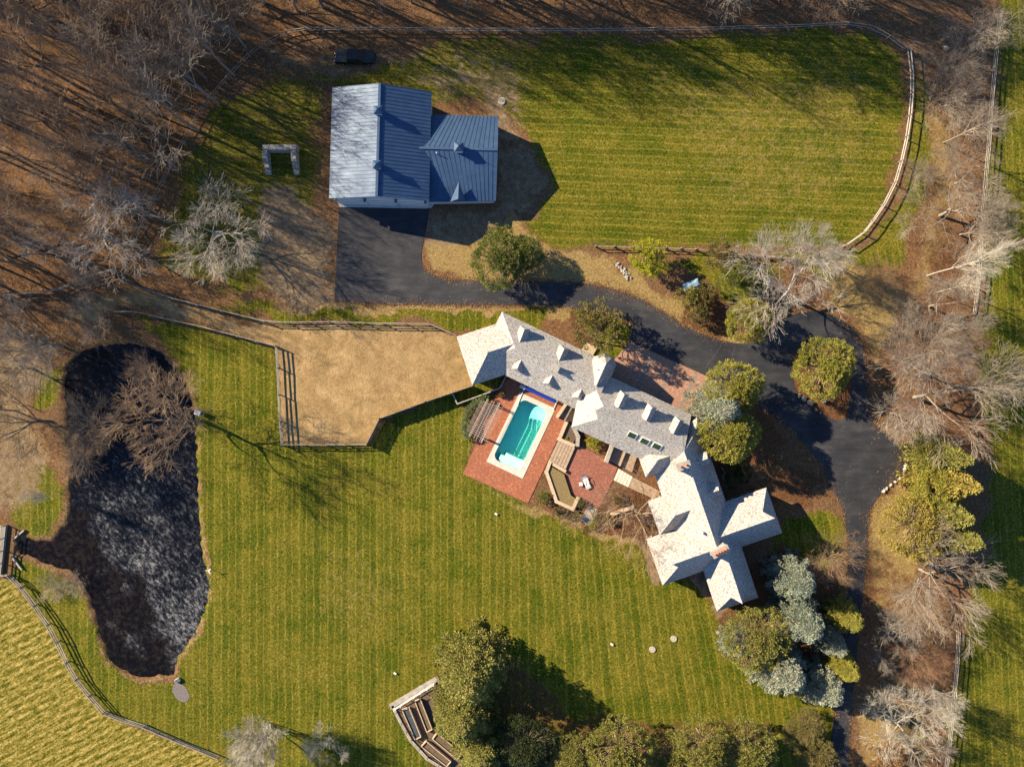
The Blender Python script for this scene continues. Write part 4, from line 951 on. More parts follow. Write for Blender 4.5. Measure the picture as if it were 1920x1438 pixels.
# ------------------------------------------------------------------ pickup truck
def pickup(loc, rz):
    t = empty('pickup_truck', loc, 'black pickup truck parked on bare ground above the barn', 'truck'); t.rotation_euler = (0, 0, rz)
    def part(name, mb, mat, parent=None, **kw): return obj(name, mb.mesh(name, **kw), M[mat], parent or t, True)
    mb = MB()   # lower body, cross sections along x
    secs = [(-2.85, .93, .55, 1.12), (-2.75, .98, .42, 1.2), (.9, 1.0, .40, 1.2), (1.1, 1.0, .40, 1.2), (2.2, .97, .42, 1.14), (2.65, .88, .45, 1.08), (2.85, .74, .55, .95)]
    rings = []
    for x, hw, z0, z1 in secs:
        rings.append([(x, -hw * .94, z0), (x, hw * .94, z0), (x, hw, (z0 + z1) / 2), (x, hw * .93, z1), (x, -hw * .93, z1), (x, -hw, (z0 + z1) / 2)])
    for i in range(len(rings) - 1):
        for j in range(6): mb.poly([rings[i][j], rings[i][(j + 1) % 6], rings[i + 1][(j + 1) % 6], rings[i + 1][j]])
    mb.poly(list(reversed(rings[0]))); mb.poly(rings[-1]); body = part('body', mb, 'black_paint')
    mb = MB(); lo = [(-1.05, .92), (1.25, .92)]; hi = [(-.85, .74), (.45, .74)]
    a_ = [(-1.05, -.92, 1.19), (1.3, -.9, 1.19), (1.3, .9, 1.19), (-1.05, .92, 1.19)]; b_ = [(-.9, -.74, 1.86), (.5, -.72, 1.86), (.5, .72, 1.86), (-.9, .74, 1.86)]
    mb.poly(b_); mb.poly(list(reversed(a_)))
    for i in range(4): mb.poly([a_[i], a_[(i + 1) % 4], b_[(i + 1) % 4], b_[i]])
    cab = part('cab', mb, 'black_paint', bevel=.05)
    mb = MB(); mb.poly([(.56, -.66, 1.80), (1.2, -.8, 1.27), (1.2, .8, 1.27), (.56, .66, 1.80)]); mb.poly([(.60, -.66, 1.81), (1.24, -.8, 1.28), (1.24, .8, 1.28), (.60, .66, 1.81)])
    part('windscreen', mb, 'dark_glass', cab)
    mb = MB(); mb.poly([(-1.04, -.78, 1.3), (-.94, -.68, 1.78), (-.94, .68, 1.78), (-1.04, .78, 1.3)]); part('rear_window', mb, 'dark_glass', cab)
    for s in (-1, 1):
        mb = MB(); mb.poly([(-.85, s * .90, 1.28), (1.0, s * .885, 1.28), (.45, s * .755, 1.78), (-.8, s * .775, 1.78)]); part('side_window', mb, 'dark_glass', cab)
        mb = MB(); mb.box((1.0, s * 1.1, 1.3), (.12, .26, .16)); part('mirror', mb, 'black_paint', cab)
        mb = MB(); mb.box((2.72, s * .62, .86), (.22, .3, .16)); part('headlight', mb, 'lamp_lens', body)
        mb = MB(); mb.box((-2.85, s * .85, .95), (.06, .14, .32)); part('tail_light', mb, 'red_lens', body)
    mb = MB(); mb.box((-1.95, 0, 1.225), (1.66, 1.72, .05)); bc = part('bed_cover', mb, 'bed_cover', bevel=.012)
    for i in range(1, 4):
        mb = MB(); mb.box((-2.78 + i * .42, 0, 1.256), (.03, 1.66, .012)); part('cover_seam', mb, 'tyre', bc)
    mb = MB(); mb.box((-2.9, 0, .62), (.14, 1.8, .2)); part('bumper', mb, 'rim', bevel=.03)
    mb = MB(); mb.box((2.88, 0, .58), (.14, 1.5, .2)); part('bumper', mb, 'bed_cover', bevel=.03)
    mb = MB(); mb.box((2.05, 0, 1.17), (1.3, .9, .05)); part('hood_bulge', mb, 'black_paint', bevel=.02)
    for x in (-1.85, 1.85):
        for s in (-1, 1):
            mb = MB(); mb.tube((x, s * .72, .40), (x, s * .98, .40), .40, .40, 20); wh = part('wheel', mb, 'tyre')
            mb = MB(); mb.tube((x, s * .97, .40), (x, s * 1.0, .40), .25, .22, 14); part('rim', mb, 'rim', wh)
pickup(at(668.5, 112), R(-1))

# ------------------------------------------------------------------ fences
mb = MB(); mb.box((0, 0, 0), (1, 1, 1)); UNIT = mb.mesh('rail', uv=False)
mb = MB(); mb.tube((-.5, 0, 0), (.5, 0, 0), .5, .46, 7); UNIT_R = mb.mesh('pole', uv=False)
for m_ in (UNIT, UNIT_R): m_.materials.append(None)
frng = random.Random(5)
def piece(name, me, mat, parent, a_, b_, wd, ht):
    a_, b_ = Vector(a_), Vector(b_); d = b_ - a_
    o = bpy.data.objects.new(name, me); COL.objects.link(o)
    o.material_slots[0].link = 'OBJECT'; o.material_slots[0].material = mat
    x = d.normalized(); y = Vector((0, 0, 1)).cross(x)
    y = y.normalized() if y.length > 1e-3 else Vector((0, 1, 0)); z = x.cross(y)
    Rm = Matrix((x, y, z)).transposed().to_4x4()
    o.parent = parent; o.matrix_parent_inverse = Matrix.Translation(-Vector(parent.location))
    o.matrix_basis = Matrix.Translation((a_ + b_) / 2) @ Rm @ Matrix.Diagonal((d.length, wd, ht, 1))
    return o
def walk(pts, spacing):
    P = [at(*p) for p in pts]; out = []
    for i in range(len(P) - 1):
        L_ = (P[i + 1] - P[i]).length; n = max(1, round(L_ / spacing))
        for k in range(n): out.append(P[i].lerp(P[i + 1], k / n))
    out.append(P[-1]); return out
def fence(name, pts, label, spacing=2.6, rails=(0.45, 0.85, 1.25), rmat='rail_wood', pmat='post_wood', ph_=1.35, rw=.05, rh=.14, rnd=False, pr=.13, cat='fence'):
    Q = walk(pts, spacing); root = empty(name, Q[0], label, cat)
    for q in Q:
        h = ph_ * frng.uniform(.96, 1.04)
        piece('post', UNIT, M[pmat], root, q, q + Vector((frng.uniform(-.03, .03), frng.uniform(-.03, .03), h)), pr, pr)
    for i in range(len(Q) - 1):
        for z in rails:
            o = Vector((0, 0, z)); j = lambda: Vector((0, 0, frng.uniform(-.05, .05)))
            d = (Q[i + 1] - Q[i]).normalized(); s = Vector((-d.y, d.x, 0)) * (.07 + frng.uniform(-.02, .02))
            piece('rail', UNIT_R if rnd else UNIT, M[rmat], root, Q[i] + o + s + j(), Q[i + 1] + o + s + j(), rw, rh)
    return root
fence('paddock_fence', [(540, 66), (575, 60), (700, 60), (900, 62), (1100, 62), (1300, 60), (1480, 55), (1585, 50), (1627, 56), (1662, 74), (1692, 96)], 'long weathered rail fence along the top of the upper lawn', rails=(.5, 1.2), rw=.09, rh=.10)
fence('paddock_fence', [(1698, 98), (1703, 140), (1703, 180), (1700, 220), (1694, 260), (1684, 305), (1672, 345), (1652, 385), (1632, 415), (1614, 438), (1580, 462)], 'curving pale rail fence round the right end of the upper lawn', rails=(.55, 1.3), rw=.10, rh=.10, spacing=3.1, rmat='rail_pale')
fence('split_rail_fence', [(1580, 462), (1540, 478), (1490, 486), (1400, 478), (1330, 470), (1220, 465), (1116, 463)], 'brown split rail fence along the bottom of the upper lawn', rails=(.45, .95), rmat='rustic_rail', ph_=1.15, rw=.12, rh=.12, rnd=True, pr=.17, spacing=2.3)
fence('lane_fence', [(262, 540), (330, 562), (420, 585), (500, 604), (540, 606), (620, 605), (720, 608), (805, 609), (856, 631)], 'rail fence along the upper side of the lane and riding pen', rails=(.45, .85, 1.25), rw=.09, rh=.10, spacing=3.0)
fence('lane_fence', [(222, 586), (256, 586), (380, 614), (520, 650)], 'rail fence along the pond side of the sandy lane', rails=(.45, .85, 1.25), rw=.09, rh=.10, spacing=3.0)
fence('pen_fence', [(520, 650), (523, 690), (525, 740), (528, 790), (531, 834)], 'rail fence closing the left end of the riding pen', rails=(.45, .85, 1.25), spacing=3.1, rw=.10)
fence('pen_fence', [(531, 834), (690, 833)], 'rail fence along the bottom of the riding pen', rails=(.45, .85, 1.25), spacing=3.0, rw=.09, rh=.10)
fence('field_fence', [(0, 1078), (22, 1076), (45, 1098), (70, 1132), (95, 1168), (112, 1200), (130, 1238), (148, 1270), (172, 1300), (200, 1332), (236, 1346), (275, 1358), (330, 1382), (380, 1402), (414, 1416)], 'winding rail fence between the hay field and the pond lawn', rails=(.45, .9, 1.3), rw=.10, rh=.12, spacing=2.9, rmat='rail_wood')
fence('boundary_fence', [(1868, 30), (1862, 90), (1853, 180), (1846, 280), (1836, 400), (1826, 540), (1820, 590)], 'straight rail fence behind the bare trees at upper right', rails=(.45, .9, 1.3), rw=.045, rh=.12, spacing=3.2, rmat='wood_grey')
fence('boundary_fence', [(1790, 1180), (1788, 1240), (1780, 1330), (1766, 1450), (1752, 1560)], 'rail fence behind the bare trees at lower right', rails=(.45, .9, 1.3), rw=.045, rh=.12, spacing=3.2, rmat='wood_grey')
fence('wood_fence', [(218, 508), (270, 420), (330, 305), (368, 232), (388, 200), (430, 150), (470, 108), (500, 86), (540, 66)], 'grey rail fence along the edge of the leafless wood', rails=(.5, 1.2), rw=.05, rh=.10, spacing=3.0, rmat='post_wood')
fence('wood_fence', [(18, 556), (60, 552), (115, 545), (170, 520), (218, 508)], 'grey rail fence above the tan ground left of the lane', rails=(.5, .9, 1.3), rw=.08, rh=.10, spacing=3.0)
fence('shore_fence', [(54, 680), (52, 760)], 'thin wire fence on the left shore of the pond', rails=(.5, 1.0), rw=.03, rh=.03, spacing=3.0, pr=.08)
def gate(a_, b_, label):
    A_, B_ = at(*a_), at(*b_); r = empty('farm_gate', A_, label, 'gate')
    for q in (A_, B_): piece('post', UNIT, M['post_wood'], r, q, q + Vector((0, 0, 1.4)), .16, .16)
    for z in (.3, .55, .8, 1.05, 1.25): piece('bar', UNIT_R, M['gate_green'], r, A_ + Vector((0, 0, z)), B_ + Vector((0, 0, z)), .06, .06)
    piece('brace', UNIT_R, M['gate_green'], r, A_ + Vector((0, 0, .3)), B_ + Vector((0, 0, 1.25)), .05, .05)
M['gate_green'] = simple('gate_green', (0.03, 0.09, 0.08), 0.5, 0.1, 2)
gate((222, 512), (258, 538), 'dark green bar gate at the wood end of the lane')
# tall board fence
bf = empty('board_fence', at(715, 783), 'tall dark board fence along the right side of the riding pen', 'fence')
for a_, b_ in (((690, 833), (715, 784)), ((715, 784), (800, 753)), ((800, 753), (886, 724))):
    A_, B_ = at(*a_), at(*b_); d = (B_ - A_); L_ = d.length; d.normalize(); n = int(L_ / .2)
    mb = MB(); rg = random.Random(3)
    for i in range(n):
        p = A_ + d * ((i + .5) * L_ / n); h = 1.75 + rg.uniform(-.05, .05); mb.box((p.x, p.y, h / 2), (L_ / n * .92, .035, h), math.atan2(d.y, d.x))
    tag(mb.build('boards', M['post_wood'], bf), kind='stuff')
    for q in walk([a_, b_], 2.4): piece('post', UNIT, M['post_wood'], bf, q, q + Vector((0, 0, 1.9)), .14, .14)
    for z in (.5, 1.3): piece('rail', UNIT, M['post_wood'], bf, A_ + Vector((0, 0, z)) + Vector((-d.y, d.x, 0)) * .06, B_ + Vector((0, 0, z)) + Vector((-d.y, d.x, 0)) * .06, .05, .1)

# footbridge at the left edge
br = empty('footbridge', at(0, 1030), 'grey plank footbridge over the pond inlet at the left edge', 'bridge')
b0, b1 = at(14, 984), at(4, 1078); wdv = at(-34, 984) - at(14, 984)
nb = 34
for i in range(nb):
    t0, t1 = (i + .05) / nb, (i + .95) / nb; p, q = b0.lerp(b1, t0), b0.lerp(b1, t1)
    mb = MB(); mb.prism([(p.x, p.y), (q.x, q.y), (q.x + wdv.x, q.y + wdv.y), (p.x + wdv.x, p.y + wdv.y)], .34, .40 + .004 * (i % 3)); mb.build('plank', M['wood_grey'], br)
for off in (0.0, 1.0):
    for q in [b0.lerp(b1, k / 4) + wdv * off for k in range(5)]: piece('post', UNIT, M['post_wood'], br, q + Vector((0, 0, -.5)), q + Vector((0, 0, 1.45)), .13, .13)
    for z in (.75, 1.05, 1.38): piece('rail', UNIT, M['rail_wood'], br, b0 + wdv * off + Vector((0, 0, z)), b1 + wdv * off + Vector((0, 0, z)), .12, .08)
    piece('stringer', UNIT, M['post_wood'], br, b0 + wdv * off * .98 + Vector((.02, 0, .2)), b1 + wdv * off * .98 + Vector((.02, 0, .2)), .15, .25)
for a_, b_, lb in (((26, 1011), (46, 994), 'slanting timber wing wall above the inlet beside the footbridge'), ((24, 1043), (42, 1066), 'slanting timber wing wall below the inlet beside the footbridge')):
    low_wall('wing_wall', [a_, b_], .2, .35, M['wood_grey'], lb, z0=-.6)

# block bin left of the barn
bn = empty('block_bin', at(528, 300), 'three sided bin of weathered pale blocks left of the barn', 'bin')
def bin_run(a_, b_, n, top):
    A_, B_ = at(*a_), at(*b_); d = B_ - A_; ang = math.atan2(d.y, d.x); L_ = d.length / n
    for i in range(n):
        h = top(i, n); z = 0
        while z < h - .05:
            p = A_ + d * ((i + .5) / n); mb = MB(); mb.box((p.x, p.y, z + .3), (L_ * .97, .72 + .02 * ((i + int(z * 2)) % 2), .58), ang); mb.build('block', M['block'], bn, bevel=.03); z += .6
bin_run((499, 283), (562, 283), 5, lambda i, n: 1.8)
bin_run((503, 289), (505, 329), 4, lambda i, n: (1.8, 1.8, 1.2, .6)[i])
bin_run((556, 289), (558, 329), 4, lambda i, n: (1.8, 1.8, 1.2, .6)[i])

# raised vegetable beds
def raised_bed(quad, label, fill):
    q = [at(*p) for p in quad]; c = sum(q, Vector()) / 4; r = empty('raised_bed', (c.x, c.y, 0), label, 'raised bed')
    for i in range(4):
        a_, b_ = q[i], q[(i + 1) % 4]; d = (b_ - a_).normalized() * .03 * (1 if i % 2 else -1)
        mb = MB(); mb.beam(a_ - d + Vector((0, 0, .3)), b_ + d + Vector((0, 0, .3)), .11, .62); mb.build('side_board', M['timber_cap'], r)
    mb = MB(); mb.prism([(p.x + (c.x - p.x) * .04, p.y + (c.y - p.y) * .04) for p in q], .05, .44); mb.build('soil', M[fill], r)
raised_bed([(755, 1328), (768, 1324), (790, 1378), (779, 1383)], 'raised bed filled with dark mesh cover, nearest the garden corner', 'mesh_cover')
raised_bed([(779, 1312), (789, 1308), (811, 1364), (801, 1369)], 'raised bed of brown soil under the conifer edge', 'soil')
raised_bed([(791, 1396), (800, 1386), (846, 1424), (838, 1433)], 'raised bed of bare tan soil along the curved garden kerb', 'soil')
raised_bed([(812, 1382), (820, 1371), (866, 1408), (858, 1420)], 'raised bed partly under the big olive conifer', 'soil')
GARDEN = [(735, 1320), (817, 1271), (830, 1290), (815, 1310), (840, 1370), (880, 1420), (868, 1438), (850, 1450), (800, 1420), (770, 1385), (752, 1350)]
sheet('garden_ground', GARDEN, .03, M['soil'])
low_wall('garden_kerb', [(736, 1321), (818, 1272)], .75, .25, M['wood_grey'], 'straight timber kerb on the lawn side of the vegetable garden', 'kerb')
low_wall('garden_kerb', [(737, 1324), (751, 1352), (770, 1386), (800, 1420), (848, 1449)], .42, .25, M['wood_grey'], 'curved timber kerb round the vegetable garden', 'kerb')
fence('garden_fence', [(741, 1326), (814, 1280)], 'white rail fence at the top of the vegetable garden', spacing=1.1, rails=(.55, 1.1), rmat='white_paint', pmat='white_paint', ph_=1.2, rw=.08, rh=.07, pr=.09)
fence('garden_fence', [(744, 1332), (754, 1353), (772, 1384), (802, 1417), (845, 1444)], 'dark wire fence along the curved garden kerb', spacing=1.6, rails=(.55, 1.1), rmat='post_wood', ph_=1.2, rw=.04, rh=.05, pr=.1)

# manhole lids, sprinkler boxes
def lid(px, r, label, mat='lid'):
    P = at(*px); e = empty('concrete_lid', P, label, 'lid')
    mb = MB(); mb.tube((P.x, P.y, 0), (P.x, P.y, .14), r, r * .98, 24); mb.build('lid_disc', M[mat], e)
    mb = MB(); mb.tube((P.x, P.y, .14), (P.x, P.y, .19), r * .16, r * .12, 10); mb.build('lifting_knob', M['concrete'], e)
lid((1263, 1197), .46, 'right hand round concrete lid in the lawn below the house'); lid((1223, 1217), .46, 'left hand round concrete lid in the lawn below the house')
lid((1346, 1185.5), .24, 'small pale lid at the lawn edge by the blue spruces'); lid((940.5, 190.5), .55, 'round concrete lid in rough ground right of the barn')
for px, lb in (((930, 963), 'small white box on the lawn below the pool terrace'), ((741, 1261), 'small pale marker on the lawn near the vegetable garden'), ((1147, 1207), 'small white capped pipe on the lawn below the house')):
    P = at(*px); e = empty('utility_box', P, lb, 'box'); mb = MB(); mb.box((P.x, P.y, .12), (.36, .22, .24), R(-30)); mb.build('box_body', M['white_paint'], e, bevel=.02)
    mb = MB(); mb.box((P.x, P.y, .25), (.40, .26, .03), R(-30)); mb.build('box_lid', M['white_paint'], e)
P = at(395, 1066); e = empty('lawn_sign', P, 'small white forked post at the right bank of the pond', 'post')
mb = MB(); mb.tube((P.x, P.y, 0), (P.x, P.y, 1.0), .05, .05, 8); mb.build('stake', M['white_paint'], e)
for dx, dy in ((.45, .15), (.30, -.35), (-.4, 0)):
    mb = MB(); mb.beam((P.x, P.y, .98), (P.x + dx, P.y + dy, 1.1), .09, .05); mb.build('arm', M['white_paint'], e)
P = at(375, 773); e = empty('utility_box', P, 'grey metal box at the foot of the pond tree', 'box')
mb = MB(); mb.box((P.x, P.y, .5), (.75, .6, 1.0), R(-20)); mb.build('box_body', M['metal_vent'], e, bevel=.03); mb = MB(); mb.box((P.x, P.y, 1.02), (.85, .7, .06), R(-20)); mb.build('box_lid', M['metal_vent'], e)
P = at(334, 1274); e = empty('pond_outlet', P, 'dark pipe outlet at the lower tip of the pond', 'outlet')
mb = MB(); mb.box((P.x, P.y, .15), (.7, .5, .5), R(30)); mb.build('outlet_box', M['concrete'], e); mb = MB(); mb.box((P.x, P.y, .41), (.6, .4, .03), R(30)); mb.build('grate', M['trim_dark'], e)
def ellipse(c, a_, b_, ang, n=20): return [(c[0] + a_ * math.cos(t) * math.cos(ang) - b_ * math.sin(t) * math.sin(ang), c[1] + a_ * math.cos(t) * math.sin(ang) + b_ * math.sin(t) * math.cos(ang)) for t in [2 * math.pi * i / n for i in range(n)]]
sheet('gravel_patch', ellipse((339, 1298), 20, 13, R(55)), .02, simple('gravel', (0.14, 0.12, 0.12), .95, .5, 9, bmp=.8))
# covered stack
tp = empty('covered_stack', at(1292, 538), 'low stack under a pale blue sheet beside the round shrubs', 'stack')
ang = math.atan2(at(1308, 531).y - at(1280, 541).y, at(1308, 531).x - at(1280, 541).x); c = at(1294, 536)
mb = MB(); mb.box((c.x, c.y, .45), (2.2, .95, .9), ang); mb.build('stack_body', M['post_wood'], tp)
mb = MB()
gx, gy = 10, 5; rg = random.Random(8); pts = {}
for i in range(gx + 1):
    for j in range(gy + 1):
        x, y = (i / gx - .5) * 2.5, (j / gy - .5) * 1.25; z = .94 + .10 * math.cos(y * 2.2) + rg.uniform(-.03, .03) - (.25 if i in (0, gx) or j in (0, gy) else 0)
        pts[i, j] = (c.x + x * math.cos(ang) - y * math.sin(ang), c.y + x * math.sin(ang) + y * math.cos(ang), z)
for i in range(gx):
    for j in range(gy): mb.poly([pts[i, j], pts[i + 1, j], pts[i + 1, j + 1], pts[i, j + 1]])
mb.build('sheet_cover', M['tarp'], tp)

# rocks
def rock_mesh(seed):
    rg = random.Random(seed); bm = bmesh.new(); bmesh.ops.create_icosphere(bm, subdivisions=2, radius=1)
    ax = [Vector((rg.uniform(-1, 1), rg.uniform(-1, 1), rg.uniform(-1, 1))).normalized() for _ in range(9)]
    for v in bm.verts:
        k = 1.0
        for a_ in ax:
            d = v.co.dot(a_)
            if d > .62: v.co -= a_ * (d - .62) * .8
        v.co *= rg.uniform(.96, 1.04)
    me = bpy.data.meshes.new('rock'); bm.to_mesh(me); bm.free(); me.materials.append(None); return me
ROCK = [rock_mesh(i) for i in range(4)]
def rock(name, px, r, mat, parent=None, label=None, group=None, rg=random.Random(4)):
    o = bpy.data.objects.new(name, ROCK[rg.randrange(4)]); COL.objects.link(o); P = at(*px)
    o.material_slots[0].link = 'OBJECT'; o.material_slots[0].material = M[mat]
    o.location = (P.x, P.y, r * .35); o.scale = (r * rg.uniform(.85, 1.2), r * rg.uniform(.8, 1.1), r * rg.uniform(.6, .8)); o.rotation_euler = (0, 0, rg.uniform(0, 6.3))
    if parent: o.parent = parent; o.matrix_parent_inverse = Matrix.Translation(-Vector(parent.location))
    else: tag(o, label, 'rock', group)
    return o
for px, r, lb in (((1498, 742), .34, 'small boulder at the upper left end of the island row'), ((1507, 747), .55, 'rounded tan boulder second in the island row'), ((1518, 754), .55, 'broad tan boulder in the middle of the island row'),
                  ((1544, 751), .55, 'brown boulder tucked under the island pine'), ((1530, 768), .26, 'small pale boulder on the driveway edge of the island'), ((1538, 774), .2, 'smallest pale stone on the driveway edge of the island')):
    rock('boulder', px, r, 'boulder', label=lb, group='boulders edging the driveway island')
rs_ = empty('stone_row', at(1697, 880), 'curving row of pale edging stones along the wide end of the driveway', 'stones')
for t in range(17):
    u = t / 16; pts_ = [(1698, 838), (1698, 868), (1694, 890), (1662, 916), (1655, 922)]
    k = u * 4; i = min(3, int(k)); f_ = k - i; rock('stone', (pts_[i][0] + (pts_[i + 1][0] - pts_[i][0]) * f_, pts_[i][1] + (pts_[i + 1][1] - pts_[i][1]) * f_), random.Random(t).uniform(.2, .38), 'pale_stone', rs_)
rp = empty('stone_pile', at(1167, 507), 'narrow heap of pale stones in dry grass above the driveway', 'stones')
rg = random.Random(17)
for t in range(46):
    u = rg.random(); rock('stone', (1156 + 24 * u + rg.uniform(-5, 5), 494 + 28 * u + rg.uniform(-3, 3)), rg.uniform(.11, .22), 'pale_stone', rp)
rh_ = empty('stone_heap', at(1356, 885), 'short line of pale stones in the shade by the dark round bush', 'stones')
for t in range(7): rock('stone', (1356 + rg.uniform(-3, 3), 872 + t * 4.2), rg.uniform(.16, .27), 'pale_stone', rh_)
rock('boulder', (1772, 92), .5, 'pale_stone', label='pale boulder among the dark brush at upper right')

# ------------------------------------------------------------------ trees
def tubes(name, segs, k=3):
    """segs (N,8): p0, p1, r0, r1 -> open prisms"""
    s = np.array(segs, dtype=np.float64); p0, p1 = s[:, 0:3], s[:, 3:6]; d = p1 - p0; d /= np.linalg.norm(d, axis=1)[:, None] + 1e-9
    ref = np.where(np.abs(d[:, 2:3]) > 0.9, np.array([[1., 0, 0]]), np.array([[0, 0, 1.]]))
    a_ = np.cross(d, ref); a_ /= np.linalg.norm(a_, axis=1)[:, None] + 1e-9; b_ = np.cross(d, a_)
    n = len(s); V = np.zeros((n, 2 * k, 3))
    for i in range(k):
        t = 2 * math.pi * i / k; o = a_ * math.cos(t) + b_ * math.sin(t)
        V[:, i] = p0 + o * s[:, 6:7]; V[:, k + i] = p1 + o * s[:, 7:8]
    base = np.arange(n)[:, None] * 2 * k; F = []
    for i in range(k):
        j = (i + 1) % k; F.append(np.concatenate([base + i, base + j, base + k + j, base + k + i], 1))
    me = np_mesh(name, V.reshape(-1, 3), np.concatenate(F, 0)); me.materials.append(None)
    for_smooth = np.ones(len(me.polygons), bool); me.polygons.foreach_set('use_smooth', for_smooth)
    return me
def gen_bare(seed, trunkL, ch, Ls, ang, trop, wobble, r0, multi=1, tip=.02, split=2, lean0=.06, rk=.62):
    rg = random.Random(seed); big = []; fine = []; mx = len(ch)
    def rv(a_): return Vector((rg.gauss(0, a_), rg.gauss(0, a_), rg.gauss(0, a_)))
    def grow(p, d, L_, r, lv):
        n = (5, 5, 4, 3, 2, 2)[lv]; pts = [(p.copy(), r)]
        rend = max(tip, r * (.55 if lv == 0 else .30))
        for i in range(n):
            d = (d + rv(wobble[min(lv, len(wobble) - 1)]) + Vector((0, 0, trop[min(lv, len(trop) - 1)])) / n).normalized()
            q = p + d * (L_ / n); r1 = r + (rend - r) * (i + 1) / n; ra = r + (rend - r) * i / n
            (big if lv < split else fine).append((*p, *q, ra, r1)); p = q; pts.append((p.copy(), r1))
        if lv < mx:
            nc = ch[lv] + rg.choice((-1, 0, 0, 1))
            for c in range(max(1, nc)):
                t = rg.uniform(.30 if lv else .45, 1.0) if c else 1.0
                k = min(n - 1, int(t * n)); f = t * n - k; pp = pts[k][0].lerp(pts[k + 1][0], f); rr = pts[k][1] * (1 - f) + pts[k + 1][1] * f
                dd = (pts[k + 1][0] - pts[k][0]).normalized(); pr = dd.orthogonal().normalized(); pr.rotate(Matrix.Rotation(rg.uniform(0, 6.283) + c * 2.4, 3, dd))
                a_ = ang[lv] * rg.uniform(.65, 1.25); cd = dd * math.cos(a_) + pr * math.sin(a_)
                grow(pp, cd, Ls[lv] * rg.uniform(.7, 1.15) * (1.15 - .35 * t), max(tip, rr * rk), lv + 1)
    for m_ in range(multi):
        t = 2 * math.pi * m_ / max(1, multi); d = Vector((math.cos(t) * .35, math.sin(t) * .35, 1)).normalized() if multi > 1 else (Vector((0, 0, 1)) + rv(lean0)).normalized()
        grow(Vector((math.cos(t) * .2, math.sin(t) * .2, -.1)) if multi > 1 else Vector((0, 0, -.1)), d, trunkL * rg.uniform(.85, 1.1), r0, 0)
    return tubes('trunk', big, 6), tubes('crown', fine, 3)
# unit trees about 10 m high with a crown about 5 m in radius
BARE = {
 'oak': [gen_bare(s, 3.4, [6, 5, 5, 4, 4], [4.9, 2.7, 1.7, 1.1, .7], [.95, .75, .65, .6, .6], [.1, .35, .25, .15, .1], [.05, .10, .12, .13, .12], .20, tip=.009) for s in (11, 12, 13)],
 'elm': [gen_bare(s, 3.6, [7, 6, 5, 4, 3], [4.9, 2.5, 1.6, 1.1, .7], [.78, .6, .5, .5, .5], [.1, .40, .3, .2, .1], [.04, .07, .08, .09, .09], .15, tip=.009) for s in (21, 22)],
 'slim': [gen_bare(s, 9.0, [24, 6, 4, 3], [3.2, 1.5, .9, .55], [.75, .55, .5, .5], [.2, .35, .3, .2], [.03, .07, .08, .1], .11, tip=.006) for s in (31, 32)],
 'vase': [gen_bare(s, 3.2, [6, 7, 5, 4], [5.2, 2.8, 1.8, 1.0], [.42, .34, .36, .4], [.0, .2, .1, .05], [.05, .05, .06, .07], .12, multi=4, rk=.62, tip=.013) for s in (41,)],
 'bush': [gen_bare(s, 2.2, [5, 5, 4, 3], [3.9, 2.2, 1.4, .8], [.62, .45, .45, .5], [.0, .15, .1, .05], [.06, .07, .08, .09], .07, multi=9, rk=.62, tip=.007) for s in (51, 52)],
 'wood': [gen_bare(s, 4.8, [5, 5, 4, 3], [4.4, 2.7, 1.7, 1.1], [.62, .65, .6, .6], [.1, .4, .3, .2], [.05, .10, .12, .14], .17, tip=.011) for s in (71, 72, 73)],
 'gnarl': [gen_bare(s, 2.6, [6, 5, 5, 4, 3], [5.2, 2.8, 1.7, 1.0, .6], [1.1, .85, .75, .75, .7], [.05, .25, .2, .1, .1], [.08, .20, .20, .18, .16], .21, rk=.6, tip=.007) for s in (61, 62)],
}
trng = random.Random(99); tcount = {}
def set_mat(o, m): o.material_slots[0].link = 'OBJECT'; o.material_slots[0].material = m
def bare(base, h, r, style, label, mat='bark_grey', group=None, lean=None, name='bare_tree', cat='tree', tmat=None, rot=None):
    L_ = BARE[style]; i = tcount.get(style, 0); tcount[style] = i + 1; tm, cm = L_[i % len(L_)]
    e = empty(name, at(*base), label, cat, group); e.scale = (r / 5.0, r / 5.0, h / 10.0); e.rotation_euler = (0, 0, rot if rot is not None else trng.uniform(0, 6.28))
    if lean: e.rotation_euler = (Matrix.Rotation(lean[1], 3, Vector((lean[0][0], lean[0][1], 0))) @ Matrix.Rotation(e.rotation_euler.z, 3, 'Z')).to_euler()
    for nm, m_, mt in (('trunk', tm, tmat or mat), ('crown', cm, mat)):
        o = bpy.data.objects.new(nm, m_); COL.objects.link(o); o.parent = e; set_mat(o, M[mt])
    return e

